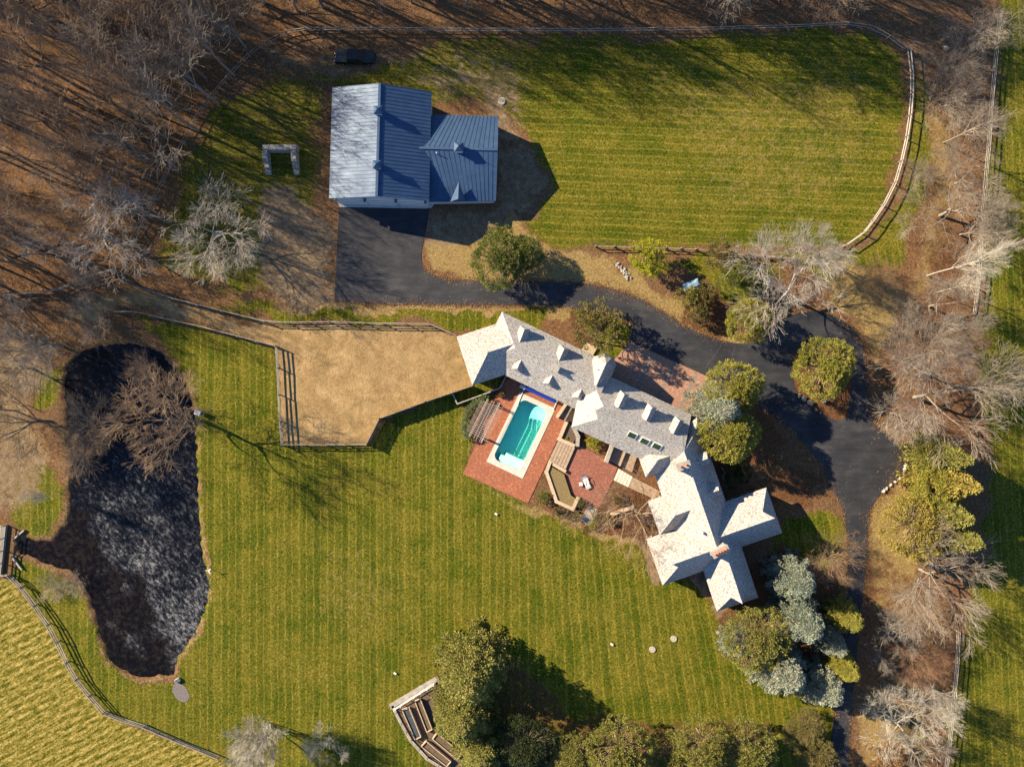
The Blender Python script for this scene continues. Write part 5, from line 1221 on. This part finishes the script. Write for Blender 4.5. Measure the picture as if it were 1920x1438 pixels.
def leaf_quads(C, D, U, Ln, Wd):
    """N leaf cards: centre C, long axis D, side U"""
    h = D * (Ln / 2)[:, None]; s = U * (Wd / 2)[:, None]
    V = np.stack([C - h - s * .55, C - h * .1 + s * -1.0, C + h, C - h * .1 + s], 1)
    n = len(C); F = np.arange(n * 4).reshape(n, 4)
    return V.reshape(-1, 3), F
def rand_unit(rg, n):
    v = rg.normal(size=(n, 3)); return v / np.linalg.norm(v, axis=1)[:, None]
def perp(D, rg):
    r = rand_unit(rg, len(D)); u = np.cross(D, r); return u / (np.linalg.norm(u, axis=1)[:, None] + 1e-9)
def crown_mesh(V, F):
    me = np_mesh('crown', V, F); me.materials.append(None); return me
def gen_spruce(seed, Hh=10.0, Rb=3.3, whorls=26, dens=1.0, droop=.18, power=.85, tuft=.30):
    rg = np.random.RandomState(seed); C = []; D = []; segs = [(0, 0, -.1, 0, 0, Hh * .97, .20, .03)]
    for w_ in range(whorls):
        t = (w_ + .5) / whorls; z = Hh * (.05 + .93 * t); n = int(round(11 - 6 * t)); off = rg.uniform(0, 6.28)
        for b_ in range(n):
            az = off + 2 * math.pi * b_ / n + rg.normal(0, .15); L_ = Rb * (1 - t) ** power * rg.uniform(.72, 1.12) + .18
            rise = .35 - .55 * (1 - t); dirv = np.array([math.cos(az), math.sin(az), 0])
            p = np.array([0, 0, z]); k = max(2, int(L_ / .26)); prev = p
            for i in range(k):
                f = (i + 1) / k; q = p + dirv * L_ * f + np.array([0, 0, rise * L_ * f * .5 - droop * L_ * f * f * .6])
                if i % 2 == 1 or i == k - 1:
                    segs.append((*prev, *q, .035 * (1 - f) + .012, .03 * (1 - f) + .01)); prev = q
                if f < .22: continue
                m_ = int(dens * (5 + 4 * f)); side = np.array([-dirv[1], dirv[0], 0]); wid = .16 + .42 * (1 - abs(f - .62)) * min(1, L_ / 1.6)
                for s_ in range(m_):
                    lat = rg.uniform(-1, 1) * wid; c = q + side * lat + np.array([0, 0, rg.normal(0, .07) - abs(lat) * .12])
                    dd = dirv * 1.0 + side * (lat / wid) * .9 + rg.normal(0, .28, 3) + np.array([0, 0, .12]); C.append(c); D.append(dd)
    C = np.array(C); D = np.array(D); D /= np.linalg.norm(D, axis=1)[:, None]; n = len(C)
    U = perp(D, rg); V, F = leaf_quads(C, D, U, rg.uniform(.8, 1.3, n) * tuft * 1.25, rg.uniform(.7, 1.2, n) * tuft * .62)
    return tubes('trunk', segs, 4), crown_mesh(V, F)
def gen_clump(seed, Hh, Rb, n_t, per, tr_, leaf, base=.12, flat=1.0, lump=.22, hollow=.45, top=.0, trunk_r=.14, wide=.5):
    """broad irregular crown built of leaf tufts on limbs; unit height Hh, radius Rb"""
    rg = np.random.RandomState(seed); segs = []; C = []; D = []
    lobes = rand_unit(rg, 9); lobes[:, 2] = np.abs(lobes[:, 2]) * .8
    zc = Hh * (base + (1 - base) * .45); hz = Hh * (1 - base) * .55
    segs.append((0, 0, -.1, 0, 0, zc, trunk_r, trunk_r * .6))
    for i in range(n_t):
        d = rand_unit(rg, 1)[0]
        if d[2] < -.35: d[2] = abs(d[2]) * .6
        if i % 4 == 0: d = np.array([d[0] * .5, d[1] * .5, abs(d[2]) + .7])
        d /= np.linalg.norm(d); bulge = 1 + lump * (np.max(lobes @ d) ** 4 * 2 - .9)
        rr = rg.uniform(hollow, 1.0) ** .55 * bulge
        c = np.array([d[0] * Rb * rr, d[1] * Rb * rr, zc + d[2] * hz * rr * flat])
        c[2] = max(c[2], .25)
        st = np.array([c[0] * .08, c[1] * .08, zc - hz * .35 + .5 * d[2] * hz]); mid = (st + c) / 2 + np.array([0, 0, -.15])
        if i % 2 == 0: segs.append((*st, *mid, trunk_r * .35, trunk_r * .22)); segs.append((*mid, *c, trunk_r * .22, .012))
        o = rand_unit(rg, per); rad = rg.uniform(.25, 1.0, per) ** .6 * tr_ * rg.uniform(.75, 1.25)
        cc_ = c + o * rad[:, None] * np.array([1, 1, .75]); dd = o * .9 + d * .6 + np.array([0, 0, .25]) + rg.normal(0, .35, (per, 3))
        C.append(cc_); D.append(dd)
    C = np.concatenate(C); D = np.concatenate(D); D /= np.linalg.norm(D, axis=1)[:, None]; n = len(C); C[:, 2] = np.maximum(C[:, 2], .04)
    U = perp(D, rg); V, F = leaf_quads(C, D, U, rg.uniform(.5, 1.6, n) * leaf, rg.uniform(.6, 1.3, n) * leaf * wide)
    return tubes('trunk', segs, 4), crown_mesh(V, F)
EVER = {   # unit: height 10, radius given so that scale = r / unit radius
 'spruce': ([gen_spruce(s) for s in (1, 2, 3)], 3.3, 10.0),
 'broad': ([gen_spruce(s, 10, 4.2, 24, 1.7, .05, .62, .235) for s in (4, 5, 6)], 4.2, 10.0),
 'pine': ([gen_clump(s, 8.0, 4.0, 600, 34, .36, .19, lump=.12, hollow=.68) for s in (6, 7, 8)], 4.0, 8.0),
 'shrub': ([gen_clump(s, 2.4, 1.5, 110, 34, .26, .15, base=.03, hollow=.5, trunk_r=.06) for s in (9, 10, 14)], 1.5, 2.4),
 'leafy': ([gen_clump(s, 6.0, 3.2, 190, 46, .44, .18, base=.30, lump=.28, hollow=.4, wide=.75) for s in (15, 16)], 3.2, 6.0),
}
ecount = {}
def ever(kind, c, rpx, h, mat, label, cat='tree', name=None, group=None, f=.45, base=None, lean=None):
    L_, ur, uh = EVER[kind]; i = ecount.get(kind, 0); ecount[kind] = i + 1; tm, cm = L_[i % len(L_)]
    P = at(*c, h * f); P.z = 0
    if base: P = at(*base)
    e = empty(name or {'spruce': 'spruce_tree', 'broad': 'conifer_tree', 'pine': 'pine_tree', 'shrub': 'shrub', 'leafy': 'leafy_tree'}[kind], P, label, cat, group)
    r = rpx * S * (CH - h * f) / CH; e.scale = (r / ur, r / ur, h / uh); e.rotation_euler = (0, 0, trng.uniform(0, 6.28))
    if lean: e.rotation_euler = (Matrix.Rotation(lean[1], 3, Vector((lean[0][0], lean[0][1], 0))) @ Matrix.Rotation(e.rotation_euler.z, 3, 'Z')).to_euler()
    for nm, m_, mt in (('trunk', tm, 'bark_brown'), ('crown', cm, mat)):
        o = bpy.data.objects.new(nm, m_); COL.objects.link(o); o.parent = e; set_mat(o, M[mt])
    return e

# evergreens and shrubs still in leaf
ever('pine', (938, 490), 52, 5.5, 'green', 'broad dark green pine on the dry bank above the driveway')
ever('pine', (985, 478), 32, 4.5, 'green', 'lower pine joined to the right side of the bank pine')
ever('shrub', (938, 446), 25, 3.2, 'green', 'round green bush just above the bank pine', 'shrub')
ever('leafy', (1100, 603), 48, 7.0, 'brownleaf', 'brown leafed oak leaning over the grass between house and driveway', base=(1112, 640), lean=((-1, 0.12), .42))
ever('leafy', (1212, 483), 33, 4.5, 'brightyellow', 'bright yellow leafed small tree at the split rail fence')
ever('leafy', (1348, 480), 30, 4.5, 'brownleaf', 'olive small tree below the split rail fence')
ever('leafy', (1376, 527), 30, 5, 'green', 'green small tree below the olive one')
ever('shrub', (1291, 556), 22, 3.4, 'olive', 'olive round shrub next to the blue sheet', 'shrub')
ever('shrub', (1322, 553), 22, 3.6, 'brownleaf', 'brownish round shrub right of the blue sheet', 'shrub')
ever('shrub', (1309, 586), 23, 3.2, 'brownleaf', 'lowest of the three round shrubs by the driveway bend', 'shrub')
ever('pine', (1400, 602), 43, 6.0, 'yellowgreen', 'dome shaped light green pine at the driveway bend')
ever('pine', (1543, 690), 56, 6.0, 'yellowgreen', 'wide yellow green pine on the driveway island')
ever('pine', (1374, 728), 52, 8.5, 'yellowgreen', 'yellow green pine at the top of the clump by the brick court')
ever('broad', (1350, 768), 56, 10, 'paleblue', 'pale blue spruce in the middle of the clump by the brick court', name='spruce_tree')
ever('pine', (1362, 815), 54, 9.0, 'yellowgreen', 'yellow green pine at the bottom of the clump by the house gable')
for tip, h, r, m_, lb in (((1826, 866), 13, 34, 'olive', 'uppermost pointed conifer right of the stone row'), ((1840, 917), 14, 38, 'gold', 'gold tipped pointed conifer second from the top right of the stone row'),
                          ((1826, 978), 13, 36, 'olive', 'third pointed conifer down, right of the gold pine'), ((1845, 1025), 13, 36, 'olive', 'lowest pointed conifer, right of the gold pine')):
    b_ = (960 + (tip[0] - 960) * (1 - h / CH), 719 + (tip[1] - 719) * (1 - h / CH)); ever('spruce', tip, r * 1.35, h, m_, lb, base=b_)
ever('pine', (1712, 985), 62, 9, 'gold', 'large gold green pine right of the driveway fork')
ever('pine', (1752, 905), 46, 9, 'yellowgreen', 'yellow green pine just below the stone row end')
ever('pine', (1748, 858), 40, 7, 'olive', 'olive conifer below the great bare tree')
ever('broad', (1490, 1088), 48, 10, 'blue', 'grey green spruce nearest the driveway shrub', name='spruce_tree')
ever('broad', (1502, 1165), 52, 11, 'blue', 'blue spruce in the centre of the lower right clump', name='spruce_tree')
ever('pine', (1416, 1192), 62, 8, 'olive', 'olive pine on the lawn side of the blue spruces')
ever('broad', (1384, 1207), 34, 6, 'paleblue', 'small pale spruce at the left tip of the clump', name='spruce_tree')
ever('broad', (1468, 1258), 56, 10, 'paleblue', 'pale spruce jutting onto the lawn below the olive pine', name='spruce_tree')
ever('broad', (1560, 1205), 32, 8, 'paleblue', 'small bluest spruce beside the driveway')
ever('broad', (1588, 1158), 34, 8, 'yellowgreen', 'yellow green conifer tip over the driveway, upper one')
ever('broad', (1582, 1250), 32, 8, 'yellowgreen', 'yellow green conifer tip over the driveway, lower one')
ever('broad', (1545, 1288), 46, 9, 'paleblue', 'pale spruce at the bottom end of the clump by the driveway', name='spruce_tree')
ever('broad', (882, 1262), 76, 12.5, 'olive', 'tall olive conifer above the vegetable garden casting a long shadow')
ever('broad', (868, 1345), 66, 9, 'olive', 'olive conifer overhanging the raised beds')
ever('broad', (905, 1408), 60, 7, 'olive', 'olive conifer at the bottom edge beside the garden')
ever('pine', (985, 1395), 58, 6, 'darkgreen', 'dark shaded conifer at the bottom edge left of centre')
ever('pine', (1072, 1415), 46, 5, 'olive', 'dark green pine at the bottom edge in the long shadow')
ever('pine', (1160, 1402), 60, 9, 'olive', 'sunlit olive pine at the bottom edge, leftmost of the row')
ever('pine', (1252, 1416), 46, 6, 'olive', 'olive pine second in the bottom edge row')
ever('pine', (1318, 1388), 50, 9, 'olive', 'olive pine third in the bottom edge row')
ever('pine', (1395, 1400), 56, 8, 'olive', 'broad olive pine at the right end of the bottom edge row')
ever('pine', (1510, 1370), 42, 3.0, 'brownleaf', 'low brownish spreading bush left of the lower driveway', 'shrub')
ever('pine', (1530, 1425), 40, 4, 'brownleaf', 'olive bush at the bottom edge beside the driveway', 'shrub')
ever('shrub', (1662, 1425), 34, 3, 'rustleaf', 'rusty bush at the bottom edge right of the driveway', 'shrub')
ever('shrub', (1380, 886), 26, 3.0, 'darkgreen', 'dark round bush in the shade behind the house gable', 'shrub')
ever('shrub', (939, 737), 9, 1.0, 'rustleaf', 'small rust brown bush on the terrace above the pergola', 'shrub')
ever('shrub', (1112, 830), 14, 1.4, 'brightyellow', 'yellow shrub between the stone wall and the house', 'shrub')
ever('shrub', (1063, 821), 4, .5, 'brightyellow', 'tiny yellow plant in the walled bed', 'shrub')
for px, r, m_, lb in (((1020, 932), 13, 'green', 'green shrub at the lower corner of the pool terrace'), ((1046, 958), 9, 'darkgreen', 'left one of the dark shrubs below the planter wall'), ((1060, 963), 9, 'darkgreen', 'middle one of the dark shrubs below the planter wall'),
                      ((1090, 942), 8, 'green', 'round green shrub beside the patio steps'), ((1081, 968), 8, 'green', 'shrub at the lawn end of the patio steps'), ((1121, 968), 12, 'brownleaf', 'olive shrub right of the patio steps'),
                      ((1140, 975), 11, 'brownleaf', 'olive shrub further right of the patio steps'), ((1112, 985), 9, 'brightyellow', 'yellowish shrub at the lawn below the patio steps'), ((1158, 935), 11, 'brownleaf', 'small olive shrub in the leafy bed by the boardwalk')):
    ever('shrub', px, r, 1.1, m_, lb, 'shrub')
hd = empty('clipped_hedge', at(880, 780), 'crescent of clipped grey green hedge beside the pergola', 'hedge')
for px in ((907, 749), (898, 754), (890, 760), (883, 768), (878, 777), (875, 787), (873, 797), (874, 807), (877, 815)):
    tm, cm = EVER['shrub'][0][0]; o = bpy.data.objects.new('hedge_clump', cm); COL.objects.link(o); set_mat(o, M['hedge'])
    P = at(*px); o.parent = hd; o.matrix_parent_inverse = Matrix.Translation(-Vector(hd.location)); o.location = P; o.scale = (.5, .5, .6); o.rotation_euler = (0, 0, trng.uniform(0, 6))

# bare trees that stand out
bare((383, 790), 16, 7.0, 'oak', 'brown bare tree on the right bank leaning over the pond', 'bark_brown', tmat='bark_dark')
bare((96, 790), 15, 6, 'oak', 'dark trunked bare tree on the left shore leaning out of frame', 'bark_dark', lean=((-.6, -.8), .22))
bare((175, 800), 5, 5.2, 'bush', 'brown thicket on the left shore under the dark trunk', 'bark_brown', name='bare_shrub', cat='shrub')
bare((160, 850), 3.5, 3.6, 'bush', 'low brown brush on the left shore below the thicket', 'bark_brown', name='bare_shrub', cat='shrub')
bare((272, 690), 4, 2.6, 'bush', 'small brown brush hanging over the top of the pond', 'bark_brown', name='bare_shrub', cat='shrub')
bare((222, 452), 13, 7.4, 'oak', 'pale spreading bare tree at the wood edge, left of a pair', 'bark_frost', rot=1.0)
bare((412, 442), 13, 6.8, 'oak', 'pale spreading bare tree alone on the grass left of the bin', 'bark_frost', rot=2.6)
bare((190, 533), 8, 3.3, 'elm', 'small pale bare tree at the end of the lane', 'bark_pale')
bare((205, 600), 7, 3.2, 'elm', 'small pale bare tree above the top of the pond', 'bark_pale')
bare((118, 650), 12, 6.8, 'elm', 'pale brown bare tree over the tan ground left of the pond', 'bark_grey')
bare((60, 690), 12, 5.5, 'oak', 'bare tree at the left edge over the tan ground', 'bark_brown')
bare((30, 770), 11, 5, 'elm', 'bare tree at the left edge level with the thicket', 'bark_brown')
bare((104, 920), 7.5, 1.6, 'slim', 'thin white bare sapling leaning left, upper of two', 'bark_white')
bare((113, 927), 6.0, 1.3, 'slim', 'thin white bare sapling leaning left, lower of two', 'bark_white')
bare((504, 1357), 9.5, 4.2, 'vase', 'pale many stemmed bare tree at the bottom edge by the fence end', 'bark_white')
bare((618, 1379), 6.0, 2.8, 'oak', 'small pale bare tree in the lawn at the bottom edge', 'bark_white')
bare((146, 1092), 2.2, 1.9, 'bush', 'small tan brush at the pond inlet', 'bark_pale', name='bare_shrub', cat='shrub')
bare((105, 1100), 1.6, 2.4, 'bush', 'flattened tan brush left of the inlet shrub', 'bark_pale', name='bare_shrub', cat='shrub')
bare((1468, 557), 12, 7.8, 'oak', 'large grey bare tree over the driveway loop', 'bark_frost')
bare((1530, 480), 8, 3.8, 'elm', 'bare tree at the bend of the paddock fence', 'bark_frost')
bare((1714, 745), 14, 10.0, 'elm', 'largest grey bare tree at the right above the conifers', 'bark_pale', rot=.4)
bare((1730, 700), 12, 6.0, 'oak', 'bare tree above the largest grey one', 'bark_pale')
bare((1670, 775), 8, 4.5, 'elm', 'bare tree reaching over the wide end of the driveway', 'bark_pale')
bare((1724, 1067), 13, 7.8, 'elm', 'wide grey bare tree right of the lower driveway', 'bark_pale', rot=2.0)
bare((1553, 1042), 5.0, 4.3, 'bush', 'round many stemmed bare shrub overhanging the driveway', 'bark_brown', name='bare_shrub', cat='shrub')
bare((1655, 1180), 8, 3.8, 'oak', 'thin grey bare tree in the shade right of the driveway', 'bark_grey')
bare((1712, 1228), 6, 4.6, 'bush', 'reddish bare thicket at lower right', 'bark_red', name='bare_shrub', cat='shrub')
bare((1700, 1265), 5, 3.6, 'bush', 'dark bare thicket left of the lower boundary fence', 'bark_dark', name='bare_shrub', cat='shrub')
bare((1736, 1284), 7, 3.0, 'elm', 'pale leaning bare tree below the reddish thicket', 'bark_white')
bare((1727, 1312), 9, 3.2, 'slim', 'slender pale bare tree leaning right at lower right', 'bark_white')
bare((1668, 1345), 10, 5.5, 'oak', 'pale bare tree on the tan patch at lower right', 'bark_white')
bare((1705, 1400), 9, 5.0, 'elm', 'pale bare tree at the bottom right edge', 'bark_pale')
bare((1738, 517), 17.5, 4.2, 'slim', 'tall white barked bare tree leaning right', 'bark_white')
bare((1757, 548), 11, 3.4, 'slim', 'white barked bare tree below the tallest white one', 'bark_white')
bare((1638, 523), 4, 3.0, 'bush', 'small reddish brush in the grass inside the driveway loop', 'bark_red', name='bare_shrub', cat='shrub')
bare((1742, 575), 10, 4.6, 'oak', 'bare tree with a pale bent limb at right', 'bark_pale')
bare((1760, 640), 10, 4.5, 'elm', 'grey bare tree just above the great bare tree', 'bark_grey')
bare((1768, 268), 12, 4.6, 'slim', 'pale slender bare tree leaning over the upper boundary fence', 'bark_pale')
bare((1762, 405), 11, 6.2, 'gnarl', 'gnarled thick limbed bare tree behind the paddock fence', 'bark_pale', rot=3.9)
bare((1790, 345), 8, 5.0, 'elm', 'grey bare tree above the gnarled tree', 'bark_pale')
bare((1800, 440), 9, 5.2, 'elm', 'grey bare tree right of the gnarled tree', 'bark_pale')
bare((1770, 195), 6, 5.2, 'bush', 'dense grey bare thicket by the upper boundary fence', 'bark_pale', name='bare_shrub', cat='shrub')
bare((1785, 128), 6, 4.2, 'bush', 'grey bare thicket above the dense one', 'bark_pale', name='bare_shrub', cat='shrub')
bare((1815, 78), 11, 5.0, 'gnarl', 'pale forked bare tree at the top right corner', 'bark_pale')
bare((1690, 590), 4, 3.0, 'bush', 'low grey brush right of the driveway loop', 'bark_grey', name='bare_shrub', cat='shrub')
bare((1715, 330), 3, 2.6, 'bush', 'low pale brush between paddock fence and gnarled tree', 'bark_pale', name='bare_shrub', cat='shrub')
bare((1193, 955), 8.0, 7.2, 'gnarl', 'bare patio tree spreading over the house roof', 'bark_brown', rot=.8)
bare((1205, 975), 2.2, 3.0, 'bush', 'tan brush under the bare patio tree', 'bark_brown', name='bare_shrub', cat='shrub')
# woods
for b_, h_, r_, lb in (((440, 142), 17, 6.0, 'tall bare tree at the wood edge left of the parked truck'), ((410, 195), 18, 6.4, 'tall bare tree at the wood edge level with the barn top'), ((462, 92), 16, 5.6, 'tall bare tree where the wood fence meets the upper paddock'),
                      ((372, 245), 17, 6.4, 'tall bare tree at the wood edge above the block bin'), ((330, 315), 16, 6.2, 'bare tree at the wood edge behind the pale spreading tree'), ((360, 150), 18, 6.5, 'tall bare tree just inside the wood beside its fence')):
    bare(b_, h_, r_, 'wood', lb, 'bark_grey')
rg = random.Random(2024)
def in_poly(x, y, P):
    c = False
    for i in range(len(P)):
        (x0, y0), (x1, y1) = P[i], P[(i + 1) % len(P)]
        if (y0 > y) != (y1 > y) and x < (x1 - x0) * (y - y0) / (y1 - y0) + x0: c = not c
    return c
def wood(poly, n, dmin, hr, label, group, mats, styles=('wood', 'wood', 'wood', 'oak')):
    pts = []; xs_ = [p[0] for p in poly]; ys_ = [p[1] for p in poly]; tries = 0
    while len(pts) < n and tries < 20000:
        tries += 1; x, y = rg.uniform(min(xs_), max(xs_)), rg.uniform(min(ys_), max(ys_))
        if (0 < (222 - x) * .908 + (452 - y) * .418 < 330 and abs((222 - x) * .418 - (452 - y) * .908) < 55): continue
        if in_poly(x, y, poly) and all((x - a_) ** 2 + (y - b_) ** 2 > dmin ** 2 for a_, b_ in pts): pts.append((x, y))
    xm, xM, ym, yM = min(xs_), max(xs_), min(ys_), max(ys_); seen = {}
    for x, y in pts:
        h = rg.uniform(*hr); mt = rg.choice(mats); size = 'tall' if h > (hr[0] + hr[1]) / 2 else 'smaller'
        if x < -15 or y < -15: place = 'beyond the %s edge' % ('left' if x < -15 else 'top left' if where is where_left else 'top')
        else: place = where(x, y)
        lb = '%s %s bare tree %s' % (size, {'bark_wood': 'brown', 'bark_grey': 'grey', 'bark_dark': 'dark'}[mt], place)
        bare((x, y), h, h * rg.uniform(.30, .42), rg.choice(styles), lb, mt, group, name='woodland_tree')
def where_left(x, y):
    v = 'top' if y < 110 else 'upper' if y < 230 else 'middle' if y < 350 else 'lower'
    u = 'at the left edge of the wood' if x < 90 else 'deep in the wood' if x < 190 else 'right of the wood middle' if x < 300 else 'near the wood fence'
    return '%s, %s part' % (u, v)
def where_top(x, y):
    return 'in the top wood ' + ('above the truck' if x < 760 else 'above the low barn wing' if x < 980 else 'above the lawn middle' if x < 1300 else 'near the fence bend')
where = where_left
wood([(-60, -30), (470, -30), (455, 90), (395, 165), (330, 270), (270, 370), (190, 420), (120, 500), (-60, 530)], 62, 44, (14, 19), None, 'trees of the upper left wood', ('bark_wood', 'bark_wood', 'bark_grey', 'bark_dark'))
wood([(-420, -260), (500, -260), (480, -40), (-70, -40), (-70, 520), (-420, 480)], 46, 62, (15, 20), None, 'trees of the upper left wood', ('bark_wood', 'bark_grey'))
where = where_top
wood([(480, -150), (1640, -150), (1640, 5), (1380, 25), (900, 30), (600, 20), (480, 30)], 62, 44, (15, 20), None, 'trees along the top edge', ('bark_wood', 'bark_grey', 'bark_wood'))

# ------------------------------------------------------------------ fallen leaves blown along edges and under trees
def leaves(name, pts, spread, n, z, mat, label, size=.13, seed=1):
    rg_ = np.random.RandomState(seed); P = [at(*p) for p in pts]; seg = rg_.randint(0, len(P) - 1, n); t = rg_.rand(n)
    L_ = np.array([(P[i + 1] - P[i]).length for i in range(len(P) - 1)]); seg = rg_.choice(len(L_), n, p=L_ / L_.sum())
    A_ = np.array([(p.x, p.y) for p in P]); c = A_[seg] * (1 - t)[:, None] + A_[seg + 1] * t[:, None] + rg_.normal(0, 1, (n, 2)) * np.abs(rg_.normal(0, spread, n))[:, None]
    C = np.concatenate([c, np.full((n, 1), z) + rg_.rand(n, 1) * .03], 1); a_ = rg_.uniform(0, 6.28, n)
    D = np.stack([np.cos(a_), np.sin(a_), rg_.normal(0, .25, n)], 1); U = np.stack([-np.sin(a_), np.cos(a_), rg_.normal(0, .25, n)], 1)
    V, F = leaf_quads(C, D, U, rg_.uniform(.6, 1.5, n) * size, rg_.uniform(.5, 1.2, n) * size)
    o = obj(name, np_mesh(name, V, F), mat); tag(o, label, 'leaves', kind='stuff')
M['dead_leaf'] = leaf_mat('dead_leaves', (0.10, 0.045, 0.015), (0.22, 0.11, 0.04), (0.36, 0.21, 0.09))
leaves('fallen_leaves', [(793, 503), (840, 524), (1010, 527), (1100, 530), (1195, 556), (1290, 613), (1365, 642)], .5, 2600, .055, M['dead_leaf'], 'brown fallen leaves along the upper edge of the driveway', seed=1)
leaves('fallen_leaves', [(627, 568), (850, 573), (1060, 576), (1188, 606)], .45, 1800, .055, M['dead_leaf'], 'brown fallen leaves along the lower edge of the driveway', seed=2)
leaves('fallen_leaves', [(1565, 590), (1620, 650), (1633, 785), (1697, 838), (1665, 915), (1630, 960), (1626, 1050), (1600, 1310), (1590, 1440)], .7, 3000, .055, M['dead_leaf'], 'brown fallen leaves along the right edge of the driveway', seed=3)
leaves('fallen_leaves', [(1390, 738), (1480, 806), (1545, 882), (1580, 960), (1588, 1090), (1562, 1350)], .6, 2200, .055, M['dead_leaf'], 'brown fallen leaves along the house side of the driveway', seed=4)
leaves('fallen_leaves', [(1100, 990), (1180, 960), (1240, 1000), (1200, 930)], 1.4, 2200, .05, M['dead_leaf'], 'brown fallen leaves under the bare patio tree', seed=5)
leaves('fallen_leaves', [(1440, 1000), (1420, 900), (1480, 860), (1540, 890)], 1.6, 2600, .04, M['dead_leaf'], 'brown fallen leaves on the mulch behind the house', seed=6)
leaves('fallen_leaves', [(560, 110), (720, 85), (900, 90), (1200, 80)], 2.2, 3500, .03, M['dead_leaf'], 'brown fallen leaves drifted over the top of the upper lawn', seed=7)

# woodland trees that would share a label are told apart by their order from left to right
same = {}
for o in bpy.data.objects:
    if o.name.startswith('woodland_tree') and 'beyond' not in o['label']: same.setdefault(o['label'], []).append(o)
for lb, L_ in same.items():
    if len(L_) > 1:
        L_.sort(key=lambda o: o.location.x)
        for i, o in enumerate(L_):
            o['label'] = lb.replace(', ', ' ') + ', ' + (('left one', 'right one')[i] if len(L_) == 2 else ('leftmost', 'second from left', 'third from left', 'fourth from left', 'fifth from left', 'sixth from left')[min(i, 5)])
